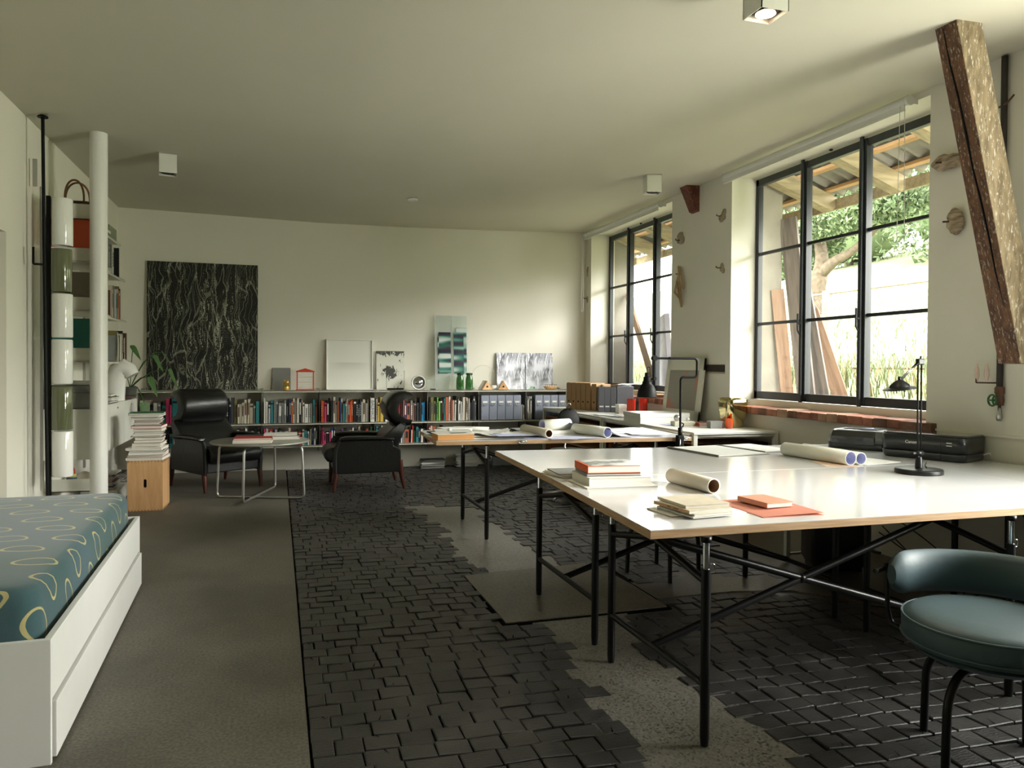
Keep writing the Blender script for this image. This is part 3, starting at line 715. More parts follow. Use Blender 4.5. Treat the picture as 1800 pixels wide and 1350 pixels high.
def book_row(codes, origin, length, hz, group, where, depth=.17, rot=0.0, setback=.012, wmul=None, gap=0.0, skip=0):
    """a row of books standing left to right; codes name the colours as seen in the photograph"""
    ws = [rb.uniform(.012, .03) * (1.6 if rb.random() < .12 else 1) for _ in codes]
    k = (length - gap) / sum(ws); ws = [w * k for w in ws]
    x = 0; lean = 0
    names = [PAL[c][1] for c in codes]
    for i, (ch, w) in enumerate(zip(codes, ws)):
        if i < skip: x += w; continue     # hidden behind the armchair
        h = rb.uniform(*hz); d = depth * rb.uniform(.8, 1)
        b = book_mesh(w * .94, h, d, ch)
        th = 'thin' if w < .016 else ('thick' if w > .032 else 'slim')
        o = b.build('book', [bmat(ch), M_pages, bmat(TITLE.get(ch, 'k'))])
        sb = setback + rb.uniform(0, .02)
        if abs(rot) < .01: o.location = (origin[0] + x, origin[1] + sb, origin[2])
        else: o.location = (origin[0] - sb, origin[1] + x, origin[2]); 
        o.rotation_euler = (0, (rb.uniform(-.02, .05) if rb.random() < .25 and i > 2 and i < len(codes) - 1 else 0) if abs(rot) < .01 else 0, rot)
        nb = names[i - 1] if i else (names[1] if len(names) > 1 else '')
        tag(o, '%s %s book, %s from left, %s' % (th, names[i], ordinal(i + 1), where), 'book', group)
        x += w

# ------------------------------------------------------------------ back wall shelving
M_shelf = mat('shelf_enamel', (214, 212, 196), .4, var=.015)
JX = [-1.48, -.826, -.168, .485, 1.137, 1.788, 2.445, 3.076, 3.63, 4.01]
YS = 9.275
BAY = ['first', 'second', 'third', 'fourth', 'fifth', 'sixth', 'seventh', 'eighth', 'ninth']
for i in range(9):
    a, b_ = JX[i] + .002, JX[i + 1] - .002
    for z, lip, nm, dp in ((.950, .026, 'top', 0), (.566, .022, 'middle', .0), (.300, .018, 'lowest', .0)):
        s = MB(); y0 = YS + dp
        s.box(a, y0, z + .012, b_, YB - .003, z + .02); s.box(a, y0, z, b_, y0 + .004, z + .02 + (0 if nm != 'lowest' else 0)); s.box(a, YB - .012, z, b_, YB - .006, z + .05 if nm != 'top' else z + .02)
        o = s.build('wall_shelf', M_shelf)
        tag(o, '%s cream metal shelf in the %s bay from the left on the back wall' % (nm, BAY[i]), 'shelf', 'long low shelves on the back wall')
for i, x in enumerate(JX[:-1]):
    s = MB(); s.box(x - .012, YB - .025, .22, x + .012, YB - .003, .99)
    s.box(x - .0015, YS + .01, .57, x + .0015, YB - .02, .95)
    s.box(x - .0015, YS + .01, .30, x + .0015, YB - .02, .57)
    s.cyl((x, YS + .012, .945), (x, YS + .012, .985), .003, 6)
    tag(s.build('shelf_upright', M_alu), 'aluminium upright with divider plate at the left side of the %s shelf bay' % BAY[i], 'shelf upright', 'uprights of the back wall shelves')
UP = ['kwgtpptoeek', 'kkkkkkkkndOcccccegt', 'wwstgggggddboccwkewwcstT', 'oopkkkceTbctgerookkddwcww', 'cyykwwkuwsrkTbTgTddkaa', 'kOOGllkrtTcreckwwwwccwwkkdg']
r1 = 'upper back shelf row, %s bay'
for i, codes in enumerate(UP):
    off = .125 if i == 0 else .02
    book_row(codes, (JX[i] + off, YS + .01, .587), JX[i + 1] - JX[i] - off - (.025 if i != 3 else .07), (.215, .305), 'books in the upper row of the back shelves', r1 % BAY[i], depth=.2, skip=(6 if i == 1 else 0))
LOW = ['krrGkktceGgwc', 'dwwkgkcdbwkwgwpwrwtbwkc', 'pwrbckwgwcpkkrctwebsk', 'pppkpbnkcvkdcwkweTcrkG', 'tkcwbrwotnwgTkwrGtbck', 'rcTwgk']
for i, codes in enumerate(LOW):
    book_row(codes, (JX[i] + .02, YS + .01, .321), (JX[i + 1] - JX[i] - .045) * (1 if i < 5 else .3), (.14, .215), 'small books in the lower row of the back shelves', 'lower back shelf row, %s bay' % BAY[i], depth=.14, skip=(8 if i == 1 else 0))
# the thick navy and white BAUHAUS spine
bk = thing('lettered_book', 'thick navy and white book with large letters down its spine', 'book', (1.085, YS - .004, .587))
b = MB(); b.box(0, 0, 0, .045, .2, .29); b.build('cover', bmat('w'), bk)
text('BAUHAUS', .052, bmat('n'), bk, (.0225, -.001, .145), (R(90), R(90), 0), depth=.0004, sx=1.0)
bk = thing('lettered_book', 'cream book with a grey name reading down its spine, first in the row', 'book', (-1.462, YS + .01, .587))
b = MB(); b.box(0, 0, 0, .046, .2, .275); b.build('cover', bmat('c'), bk); text('Victor Pan', .036, bmat('d'), bk, (.023, -.001, .14), (R(90), R(90), 0), depth=.0004)
bk = thing('lettered_book', 'thick beige book with dark letters stacked upright down its spine', 'book', (-1.413, YS + .01, .587))
b = MB(); b.box(0, 0, 0, .054, .2, .278); b.build('cover', bmat('e'), bk)
for k, ch in enumerate('SOIHKO'): text(ch, .036, bmat('u'), bk, (.027, -.001, .25 - k * .044), (R(90), 0, 0), depth=.0004)
# grey box files with label holders
M_file = mat('blue_grey_file', (136, 142, 156), .55, var=.02)
def box_file(x, y, z, w=.104, h=.315, d=.24, m=M_file, lab='', grp='', rot=0, finger=False):
    t = thing('box_file', lab, 'file box', (x, y, z), rot, grp)
    MB().box(.001, 0, 0, w - .001, d, h).build('case', m, t, bevel=.004)
    if finger:
        MB().lathe([(.011, 0), (.011, .002)], seg=14, M=Matrix.Translation((w / 2, .001, .1)) @ Matrix.Rotation(PI / 2, 4, 'X')).build('finger_hole', M_black, t)
    else:
        f = MB(); f.box(w / 2 - .034, -.003, h * .68, w / 2 + .034, 0, h * .78); f.build('label_holder', M_alu, t, bevel=.002)
        f = MB(); f.box(w / 2 - .028, -.0045, h * .7, w / 2 + .028, -.002, h * .76); f.build('label', M_paper, t)
        f = MB(); f.tube([(w / 2 + .02 * math.cos(a * PI / 6), -.006 - .006 * math.sin(a * PI / 6), h * .65 - .018 * math.sin(a * PI / 6)) for a in range(7)], .004, 6); f.build('pull', M_alu, t)
for k in range(5): box_file(2.475 + k * .107, YS + .005, .587, lab='blue-grey box file, %s from left in the seventh shelf bay' % ordinal(k + 1), grp='box files in the back shelves')
for k in range(3): box_file(3.20 + k * .107, YS + .005, .587, lab='blue-grey box file, %s from left in the eighth shelf bay' % ordinal(k + 1), grp='box files in the back shelves')
box_file(3.521, YS - .005, .587, lab='blue-grey box file at the right end of the eighth shelf bay', grp='box files in the back shelves')
book_row('gwcwdk', (3.10, YS + .01, .587), .088, (.25, .3), 'papers beside the box files', 'beside box files, eighth bay')
book_row('wsc', (3.015, YS + .01, .587), .045, (.17, .2), 'papers beside the box files', 'low papers right of box files, seventh bay')
for k, (x, w, h) in enumerate(((2.50, .30, .09), (2.86, .26, .075), (3.15, .3, .08))):
    t = thing('archive_box', 'flat grey archive box on the lowest shelf, %s from left under the box files' % ordinal(k + 1), 'box', (x, YS + .02, .321), 0, 'flat boxes under the box files')
    MB().box(0, 0, 0, w, .24, h).build('case', M_file, t, bevel=.003); MB().box(-.002, -.002, h - .03, w + .002, .242, h + .002).build('lid', M_file, t, bevel=.003)
# magazine stacks on the floor
def stack(n, x, y, z, sx, sy, cols, lab, grp, th=(.006, .016), rot=0, jit=.012, name='magazine', cat='magazine', k0=0):
    for k in range(n):
        h = rb.uniform(*th); ch = cols[k % len(cols)]
        b = MB(); b.mi = 0; a, c_ = sx * rb.uniform(.9, 1) / 2, sy * rb.uniform(.9, 1) / 2
        b.box(-a, -c_, 0, a, c_, .0022); b.box(-a, -c_, h - .0022, a, c_, h); b.box(-a, -c_, 0, -a + .002, c_, h)
        b.mi = 1; b.box(-a + .001, -c_ + .004, .0018, a - .005, c_ - .004, h - .0018)
        o = b.build(name, [bmat(ch), M_pages], None, loc=(x + rb.uniform(-jit, jit), y + rb.uniform(-jit, jit), z), rotz=rot + rb.uniform(-.08, .08))
        tag(o, '%s %s, %s from bottom, %s' % (PAL[ch][1], cat, ordinal(k + 1 + k0), lab), cat, grp)
        z += h + .0004
    return z
stack(9, 1.86, 9.35, 0, .3, .21, 'gwdsdwgsk', 'left stack on floor under back shelves', 'magazines on the floor under the back shelves')
stack(13, 2.30, 9.38, 0, .29, .21, 'gswdwswgwsgws', 'taller stack on floor under back shelves', 'magazines on the floor under the back shelves')
tag(MB().box(-.14, -.1, 0, .14, .1, .12).build('archive_box', M_file, None, loc=(2.78, 9.4, 0), bevel=.004), 'grey box on the floor right of the magazine stacks', 'box')

# ------------------------------------------------------------------ things on the back shelf
ZT = .972
def leaning(name, x0, x1, h, m, label, cat, th=.012, y=None, lean=.05, frame=None, edge=M_white):
    """board standing on the shelf, leaning on the wall"""
    y = YB - .006 - th - lean if y is None else y
    t = thing(name, label, cat, ((x0 + x1) / 2, y, ZT)); t.rotation_euler = (-math.asin(min(.3, (YB - .01 - th - y) / h)), 0, 0)
    w = (x1 - x0) / 2
    if frame:
        f = MB(); fw_ = .012
        f.box(-w, -.01, 0, -w + fw_, th, h); f.box(w - fw_, -.01, 0, w, th, h); f.box(-w, -.01, 0, w, th, fw_); f.box(-w, -.01, h - fw_, w, th, h)
        f.build('frame', frame, t, bevel=.002)
        MB().box(-w + .01, 0, .01, w - .01, .006, h - .01).build('picture', m, t)
    else:
        b = MB(); b.box(-w, 0, 0, w, th, h); b.build('panel', m, t)
    return t
def ink_mat(name, dark, light, kind):
    m, n, l, b = nt(name)
    tc = n.new('ShaderNodeTexCoord'); mp = n.new('ShaderNodeMapping'); l.new(tc.outputs['Object'], mp.inputs[0])
    def noise(s, d=5, dist=0.0, inp=None):
        q = n.new('ShaderNodeTexNoise'); q.inputs['Scale'].default_value = s; q.inputs['Detail'].default_value = d; q.inputs['Distortion'].default_value = dist
        l.new(inp or mp.outputs[0], q.inputs[0]); return q
    def math_(op, a, b_=None, c=None):
        q = n.new('ShaderNodeMath'); q.operation = op
        for i, v in enumerate((a, b_, c)):
            if v is None: continue
            if isinstance(v, (int, float)): q.inputs[i].default_value = v
            else: l.new(v, q.inputs[i])
        return q.outputs[0]
    def lines(scale, sx, sz, width, rot=0.0, dist=.25):
        mp2 = n.new('ShaderNodeMapping'); mp2.inputs['Scale'].default_value = (sx, 0.0, sz); mp2.inputs['Rotation'].default_value = (0, rot, 0)
        wz = noise(3.0, 4); mxv = n.new('ShaderNodeMix'); mxv.data_type = 'VECTOR'; mxv.inputs[0].default_value = dist * .3
        l.new(tc.outputs['Object'], mxv.inputs[4]); l.new(wz.outputs['Color'], mxv.inputs[5]); l.new(mxv.outputs[1], mp2.inputs[0])
        v = n.new('ShaderNodeTexVoronoi'); v.feature = 'DISTANCE_TO_EDGE'; v.inputs['Scale'].default_value = scale; l.new(mp2.outputs[0], v.inputs[0])
        return math_('LESS_THAN', v.outputs[0], width)
    if kind == 'forest':
        # dark wood: pale ground glinting through thin crossing twigs, brighter to the right of the middle
        sepx = n.new('ShaderNodeSeparateXYZ'); l.new(tc.outputs['Object'], sepx.inputs[0])
        g = n.new('ShaderNodeMapRange'); g.inputs[1].default_value = -.6; g.inputs[2].default_value = .2; l.new(sepx.outputs['X'], g.inputs[0])
        g2 = n.new('ShaderNodeMapRange'); g2.inputs[1].default_value = .62; g2.inputs[2].default_value = .25; l.new(sepx.outputs['X'], g2.inputs[0])
        gz_ = n.new('ShaderNodeMapRange'); gz_.inputs[1].default_value = 1.45; gz_.inputs[2].default_value = .95; gz_.inputs[3].default_value = .25; l.new(sepx.outputs['Z'], gz_.inputs[0])
        amt = math_('MULTIPLY', math_('MULTIPLY', g.outputs[0], g2.outputs[0]), gz_.outputs[0])
        fine = n.new('ShaderNodeMapRange'); fine.inputs[1].default_value = .44; fine.inputs[2].default_value = .60; l.new(noise(62, 6, .4).outputs['Fac'], fine.inputs[0])
        big = n.new('ShaderNodeMapRange'); big.inputs[1].default_value = .35; big.inputs[2].default_value = .62; l.new(noise(3.5, 3, .3).outputs['Fac'], big.inputs[0])
        base = math_('ADD', .10, math_('MULTIPLY', math_('ADD', math_('MULTIPLY', amt, 1.25), .12), big.outputs[0]))
        dk = math_('ADD', lines(4.5, 2.4, .28, .045, .1, .5), math_('ADD', lines(5, 2.2, .3, .035, .55, .5), lines(4, 2.2, .3, .035, -.5, .5)))
        dk = math_('MINIMUM', math_('ADD', dk, math_('ADD', lines(9, 2.4, .35, .07, .25, .5), lines(2.2, 2.2, .25, .05, -.2, .6))), 1.0)
        lt = math_('MULTIPLY', math_('ADD', lines(6, 2.6, .28, .022, .35, .6), lines(5, 2.4, .3, .018, -.7, .6)), .30)
        val = math_('MINIMUM', math_('ADD', math_('MULTIPLY', math_('MULTIPLY', fine.outputs[0], base), math_('SUBTRACT', 1.0, math_('MULTIPLY', dk, .9))), lt), 1.0)
    elif kind == 'ink':
        sepx = n.new('ShaderNodeSeparateXYZ'); l.new(tc.outputs['Object'], sepx.inputs[0])
        top = n.new('ShaderNodeMapRange'); top.inputs[1].default_value = .40; top.inputs[2].default_value = .5; l.new(sepx.outputs['Z'], top.inputs[0])
        d1 = n.new('ShaderNodeVectorMath'); d1.operation = 'DISTANCE'; d1.inputs[1].default_value = (0.0, 0, .22); l.new(tc.outputs['Object'], d1.inputs[0])
        blob = n.new('ShaderNodeMapRange'); blob.inputs[1].default_value = .12; blob.inputs[2].default_value = .02; l.new(d1.outputs['Value'], blob.inputs[0])
        mp.inputs['Scale'].default_value = (2.2, 1, 1)
        nz = noise(16, 8, .8).outputs['Fac']
        s = math_('ADD', math_('MULTIPLY', math_('MAXIMUM', top.outputs[0], blob.outputs[0]), .38), nz)
        val = math_('SUBTRACT', 1.0, math_('MULTIPLY', math_('GREATER_THAN', s, .66), .92))
    elif kind == 'branches':
        big = n.new('ShaderNodeMapRange'); big.inputs[1].default_value = .38; big.inputs[2].default_value = .60; l.new(noise(5, 3).outputs['Fac'], big.inputs[0])
        a = math_('ADD', lines(10, 2.6, .35, .075, .6, .5), math_('ADD', lines(9, 2.4, .3, .07, -.55, .5), lines(8, 2.6, .3, .06, .05, .5)))
        a = math_('MINIMUM', math_('ADD', a, math_('MULTIPLY', math_('GREATER_THAN', noise(75, 4).outputs['Fac'], .60), .8)), 1)
        val = math_('SUBTRACT', 1.0, math_('MULTIPLY', math_('MULTIPLY', a, big.outputs[0]), .85))
    elif kind == 'soft':
        sepx = n.new('ShaderNodeSeparateXYZ'); l.new(tc.outputs['Object'], sepx.inputs[0])
        a = math_('ABSOLUTE', math_('MULTIPLY', sepx.outputs['X'], 6.0)); a = math_('SMOOTH_MIN', math_('SUBTRACT', 1.6, a), 1.0, .4)
        z = math_('SUBTRACT', .335, sepx.outputs['Z']); up_ = math_('GREATER_THAN', z, 0.0); fall = math_('SUBTRACT', 1.0, math_('MULTIPLY', z, 9.0))
        v = math_('MAXIMUM', math_('MULTIPLY', math_('MULTIPLY', up_, fall), math_('MAXIMUM', a, 0.0)), 0.0)
        val = math_('SUBTRACT', 1.0, math_('MULTIPLY', v, .35))
    mx = n.new('ShaderNodeMix'); mx.data_type = 'RGBA'; mx.inputs[6].default_value = (*lin(dark), 1); mx.inputs[7].default_value = (*lin(light), 1)
    l.new(val, mx.inputs[0]); l.new(mx.outputs[2], b.inputs['Base Color'])
    b.inputs['Roughness'].default_value = .4
    return m
leaning('large_photo_panel', -1.428, -.222, 1.485, ink_mat('forest_print', (6, 7, 6), (200, 202, 180), 'forest'), 'large black-and-white photograph panel of dense bare branches leaning on the back wall', 'picture', th=.03, lean=.045)
leaning('grey_board', -.052, .156, .268, M_grey, 'small blank grey board leaning on the wall right of the big photograph', 'board', th=.004)
t = leaning('framed_print', .575, 1.137, .622, ink_mat('soft_print', (150, 150, 138), (226, 226, 216), 'soft'), 'white framed print with a faint grey blur leaning on the back wall', 'picture', th=.02, frame=M_white)
leaning('ink_drawing', 1.187, 1.537, .484, ink_mat('ink_print', (24, 24, 22), (216, 216, 204), 'ink'), 'unframed ink drawing of black splashes and drips standing on the shelf', 'picture', th=.004)
leaning('photo_print', 2.752, 3.142, .482, ink_mat('branch_print', (60, 60, 72), (226, 228, 236), 'branches'), 'left one of the two pale square prints of winter branches', 'picture', th=.008)
leaning('photo_print', 3.150, 3.535, .482, ink_mat('branch_print_dense', (50, 50, 60), (224, 226, 234), 'branches'), 'right one of the two pale square prints of winter branches', 'picture', th=.008)
# stand in front of the ink drawing
t = thing('display_stand', 'thin wire display stand with two black feet in front of the ink drawing', 'stand', (1.40, 9.38, ZT))
MB().rbox(-.10, -.03, 0, -.003, .03, .022, .004, 2).build('foot', M_black, t); MB().rbox(.003, -.03, 0, .10, .03, .022, .004, 2).build('foot', M_black, t)
MB().tube([(-.11, 0, .01), (-.11, 0, .2)], .002, 5).build('wire', M_black, t); MB().tube([(.11, 0, .01), (.11, 0, .24)], .002, 5).build('wire', M_black, t)
# lucky cat
t = thing('cat_figurine', 'small golden cat figurine with a green bib in front of the grey board', 'figurine', (.103, 9.37, ZT))
M_gold = mat('gold_paint', (206, 164, 80), .3, metal=.6, var=.15, scale=40)
MB().lathe([(.03, 0), (.038, .01), (.036, .04), (.026, .065), (.02, .07)], seg=18).build('body', M_gold, t, smooth=True)
MB().ball((0, -.002, .09), (.032, .028, .026), 14).build('head', M_gold, t)
for s in (-1, 1):
    MB().lathe([(.009, 0), (.0, .02)], c=(s * .02, 0, .106), seg=8).build('ear', M_gold, t)
    MB().ball((s * .011, -.028, .094), .0035, 8).build('eye', M_black, t)
MB().ball((0, -.026, .05), (.022, .012, .012), 10).build('bib', mat('green_bib', (70, 128, 62), .5), t)
MB().tube([(.026, -.02, .045), (.034, -.024, .07), (.03, -.026, .088)], .008, 8).build('paw', M_gold, t)
# abacus-like frame
t = thing('abacus_frame', 'red gabled bead frame with rows of pale beads', 'abacus', (.323, 9.39, ZT))
M_red = mat('red_paint', (204, 66, 44), .4)
f = MB(); f.box(-.1, -.01, .0, -.088, .01, .22); f.box(.088, -.01, 0, .1, .01, .22); f.box(-.108, -.016, -.0, .108, .016, .012); f.box(-.108, -.012, .215, .108, .012, .228); f.prism([(-.108, .228), (.108, .228), (0, .262)], -.012, .012, axis='y')
f.build('frame', M_red, t, bevel=.0015)
for i in range(9):
    z = .03 + i * .021; MB().cyl((-.09, 0, z), (.09, 0, z), .0012, 5).build('wire', M_alu, t)
    bd = MB(); q = -.078
    for k in range(12): bd.ball((q + k * .0138, 0, z), (.006, .0085, .0085), 8)
    bd.build('bead_row', M_paper if i % 3 else M_cream, t)['kind'] = 'stuff'
# mirror ball dish
t = thing('round_mirror', 'round convex mirror in a pale ring standing on the shelf', 'mirror', (1.695, 9.42, ZT + .088))
Mx = Matrix.Rotation(R(90), 4, 'X')
MB().lathe([(.072, -.03), (.09, -.02), (.092, 0), (.085, .018), (.076, .012)], seg=36, M=Mx, cap=False).build('rim', M_white, t, smooth=True)
MB().lathe([(.0, .022), (.03, .019), (.055, .008), (.076, -.012), (.072, -.03), (0, -.03)], seg=36, M=Mx).build('mirror', M_chrome, t, smooth=True)
MB().lathe([(.0, .032), (.012, .03), (.017, .02)], seg=18, M=Mx).build('boss', M_chrome, t, smooth=True)
t = thing('acrylic_block', 'clear acrylic card holder with a small black base between mirror and glass panels', 'block', (1.865, 9.42, ZT))
MB().box(-.055, -.015, .012, .055, .015, .125).build('clear_block', glass_mat('acrylic', (.93, .95, .93), .12), t); MB().box(-.015, -.03, 0, .045, .03, .012).build('base', M_black, t)
# two glass panels with blurred colour bands
def band_mat(name, seed):
    m, n, l, b = nt(name)
    tc = n.new('ShaderNodeTexCoord'); mp = n.new('ShaderNodeMapping'); mp.inputs['Scale'].default_value = (.8, 0, 6); mp.inputs['Location'].default_value = (seed, 0, seed * 3)
    l.new(tc.outputs['Object'], mp.inputs[0]); nz = n.new('ShaderNodeTexNoise'); nz.inputs['Scale'].default_value = 2.2; nz.inputs['Detail'].default_value = 0; l.new(mp.outputs[0], nz.inputs[0])
    cr = ramp(n, [(.36, (22, 18, 40)), (.46, (44, 44, 66)), (.52, (30, 92, 78)), (.58, (90, 140, 128)), (.68, (196, 204, 198))]); l.new(nz.outputs['Fac'], cr.inputs[0]); l.new(cr.outputs[0], b.inputs['Base Color'])
    b.inputs['Roughness'].default_value = .25; return m
M_panel = glass_mat('frosted_panel', (.92, .95, .93), .22)
for (xa, xb, bands, lab) in ((1.920, 2.135, ((-.07, .055, .205, .675), (-.055, .1, .21, .735)), 'left tall glass panel with blurred green and plum bands'), (2.140, 2.352, ((-.045, .09, .20, .80), (-.08, .05, .205, .74)), 'right tall glass panel with blurred green and plum bands')):
    t = thing('glass_artwork', lab, 'artwork', ((xa + xb) / 2, 9.46, ZT), 0, 'tall glass panels on the shelf'); t.rotation_euler = (-.1, 0, 0)
    w = (xb - xa) / 2
    MB().box(-w, 0, 0, w, .006, .955).build('glass_sheet', M_panel, t)
    for k, (x0, x1, z0, z1) in enumerate(bands): MB().box(x0, -.0035 - k * .003, z0, x1, -.0015 - k * .003, z1).build('colour_band', band_mat('blur_band', xa * 3 + k * 1.7), t)
# green bottles
M_bottle = mat('bottle_green_glass', (70, 122, 66), .06, var=.05, trans=.6, spec=.6)
def bottle(x, lab):
    t = thing('green_bottle', lab, 'bottle', (x, 9.38, ZT), 0, 'green glass bottles')
    MB().lathe([(.043, 0), (.048, .006), (.048, .12), (.044, .15), (.036, .172), (.034, .195), (.030, .195)], seg=24, cap=True).build('glass_body', M_bottle, t, smooth=True)
    MB().lathe([(.036, .186), (.043, .19), (.043, .208), (.036, .212), (.026, .214)], seg=24).build('rim', mat('dark_green_rim', (34, 60, 36), .25), t, smooth=True)
bottle(2.222, 'left green glass bottle before the glass panels'); bottle(2.342, 'right green glass bottle before the glass panels')
# little wooden prism houses
def house(x, rot, lab, m):
    t = thing('wooden_prism', lab, 'ornament', (x, 9.37, ZT), rot, 'triangular wooden ornaments')
    MB().prism([(-.07, 0), (.07, 0), (.0, .115)], -.035, .035, axis='y').build('wooden_end', M_beech, t, bevel=.002)
    MB().prism([(-.068, .002), (.068, .002), (.0, .117)], .036, .12, axis='y').build('roof', m, t, bevel=.002)
    MB().lathe([(.011, 0), (.011, .004)], seg=14, M=Matrix.Translation((0, -.036, .04)) @ Matrix.Rotation(PI / 2, 4, 'X')).build('hole', M_black, t)
house(2.565, R(8), 'left triangular wooden ornament with white roof', M_white); house(2.79, R(-6), 'right triangular wooden ornament with white roof', M_white)
tag(MB().ball((0, 0, .03), (.05, .03, .03), 12).build('paper_bird', M_white, None, loc=(2.68, 9.40, ZT)), 'small crumpled white paper shape between the triangular ornaments', 'ornament')
for x, r, lb in ((2.57, .155, 'left large thin wire hoop standing against the wall'), (2.80, .15, 'right large thin wire hoop standing against the wall')):
    MBr = MB(); MBr.tube([(r * math.cos(a * PI / 30), 0, r * math.sin(a * PI / 30)) for a in range(60)], .0016, 5, closed=True)
    tag(MBr.build('wire_hoop', M_alu, None, loc=(x, 9.545, ZT + r + .002)), lb, 'hoop', 'wire hoops')
# toy plane, boat-shaped dish, dark lump at the shelf end
t = thing('toy_train', 'tiny pale green toy on the shelf before the two square prints', 'toy', (3.19, 9.36, ZT))
MB().rbox(-.05, -.015, 0, .05, .015, .012, .003, 2).build('base', mat('mint_paint', (150, 190, 160), .5), t); MB().box(-.02, -.008, .012, .005, .008, .04).build('cab', MATS['mint_paint'], t); MB().cyl((.02, 0, .012), (.02, 0, .035), .006, 8).build('chimney', M_black, t)
t = thing('wooden_boat', 'small wooden boat-shaped dish with pegs on the shelf', 'ornament', (3.44, 9.37, ZT))
MB().loft([[Vector((sx * .105 * k, sy * .035 * k2, z)) for sx, sy in ((-1, 0), (-.6, -.8), (0, -1), (.6, -.8), (1, 0), (.6, .8), (0, 1), (-.6, .8))] for k, k2, z in ((.55, .5, 0), (.8, .85, .02), (1, 1, .042))]).build('hull', M_beech, t)
for k in range(5): MB().box(-.07 + k * .032, -.012, .043, -.055 + k * .032, .012, .062).build('peg', M_cream, t)
MB().box(-.08, -.003, .062, .09, .003, .067).build('rod', M_darkwood, t)
tag(MB().rbox(-.04, -.03, 0, .04, .03, .09, .015, 3).build('dark_ornament', mat('plum_wood', (56, 26, 34), .5), None, loc=(3.72, 9.38, ZT)), 'dark plum block ornament at the right end of the back shelf', 'ornament')

# ------------------------------------------------------------------ left wall shelving
LV = [(2.41, [.36, .20, .20], 'top'), (2.07, [.36, .24, .24], 'second'), (1.69, [.36, .25, .25], 'third'), (1.295, [.36, .30, .30], 'fourth')]
LY = [6.60, 7.265, 7.93, 8.60]
BL = ['nearest', 'middle', 'farthest']
for z, ds, nm in LV:
    for i in range(3):
        a, b_ = LY[i] + .003, LY[i + 1] - .003; d = ds[i]
        zz = {('top', 1): 2.49, ('top', 2): 2.49, ('second', 1): 2.125, ('second', 2): 2.125, ('third', 1): 1.71, ('third', 2): 1.71}.get((nm, i), z)
        t = thing('wall_shelf', '%s white metal shelf in the %s bay of the left wall' % (nm, BL[i]), 'shelf', (XL, a, zz), 0, 'white shelves on the left wall')
        s = MB(); s.box(.002, 0, -.004, d, b_ - a, 0); s.box(d - .003, 0, -.022, d, b_ - a, 0); s.box(.002, 0, -.004, .006, b_ - a, .05); s.build('shelf_plate', M_shelf, t)
        s = MB(); s.box(.002, 0, -.012, d, .003, .1 if i == 0 else .05); s.build('end_plate', M_shelf, t)
        if i == 2: pass
for y in LY:
    tag(MB().box(.002, -.012, .3, .02, .012, 2.62).build('shelf_upright', M_alu, None, loc=(XL, y, 0)), 'aluminium upright on the left wall at %s' % {6.60: 'the near end of the shelves', 7.265: 'the first joint of the shelves', 7.93: 'the second joint of the shelves', 8.60: 'the far end of the shelves'}[y], 'shelf upright', 'uprights of the left wall shelves')
# things in the near bay, seen end on
def slab(name, x0, y0, z0, x1, y1, z1, m, lab, cat, bev=.003):
    c_ = Vector(((x0 + x1) / 2, (y0 + y1) / 2, z0)); b = MB(); b.box(x0 - c_.x, y0 - c_.y, 0, x1 - c_.x, y1 - c_.y, z1 - z0)
    return tag(b.build(name, m, None, loc=c_, bevel=bev), lab, cat)
slab('orange_box', -1.70, 6.63, 2.072, -1.39, 6.86, 2.395, mat('orange_card', (206, 88, 52), .6), 'orange box on the second left-wall shelf behind the column', 'box')
slab('taupe_box', -1.70, 6.66, 1.692, -1.40, 6.9, 1.99, mat('taupe_card', (124, 114, 100), .6), 'taupe storage box on the third left-wall shelf', 'box')
slab('teal_binder', -1.70, 6.63, 1.297, -1.39, 6.80, 1.625, mat('teal_card', (28, 104, 92), .5), 'teal box standing on the fourth left-wall shelf', 'box')
t = thing('storage_box', 'grey two-part storage box on top of the near wall cabinet', 'box', (-1.55, 6.78, .925))
MB().rbox(-.16, -.16, 0, .17, .16, .12, .004, 2).build('case', M_grey, t); MB().rbox(-.162, -.162, .122, .172, .162, .175, .004, 2).build('lid', M_grey, t)
tag(MB().rbox(-.14, -.12, 0, .15, .12, .035, .012, 3).build('tray', mat('pale_enamel', (196, 196, 186), .35), None, loc=(-1.55, 6.78, 1.102)), 'pale enamel tray lying on the grey storage box', 'tray')
# cabinets
for i in range(3):
    t = thing('wall_cabinet', 'white metal cabinet in the %s bay of the left wall' % BL[i], 'cabinet', (XL, LY[i] + .003, .525), 0, 'white wall cabinets')
    W_ = LY[i + 1] - LY[i] - .006
    MB().box(.003, 0, 0, .345, W_, .395).build('body', M_whitemetal, t, bevel=.002)
    d = MB().box(.346, .003, .004, .352, W_ - .003, .39).build('door', M_whitemetal, t, bevel=.0015)
    MB().box(.352, W_ / 2 - .02, .345, .357, W_ / 2 + .02, .36).build('handle', M_alu, d)
t = thing('wall_tray', 'white metal pull-out tray low on the left wall', 'shelf', (XL, 6.75, .27)); MB().box(.02, -.1, 0, .34, .3, .006).build('plate', M_whitemetal, t); MB().box(.02, -.1, 0, .34, -.097, .1).build('end_plate', M_whitemetal, t)
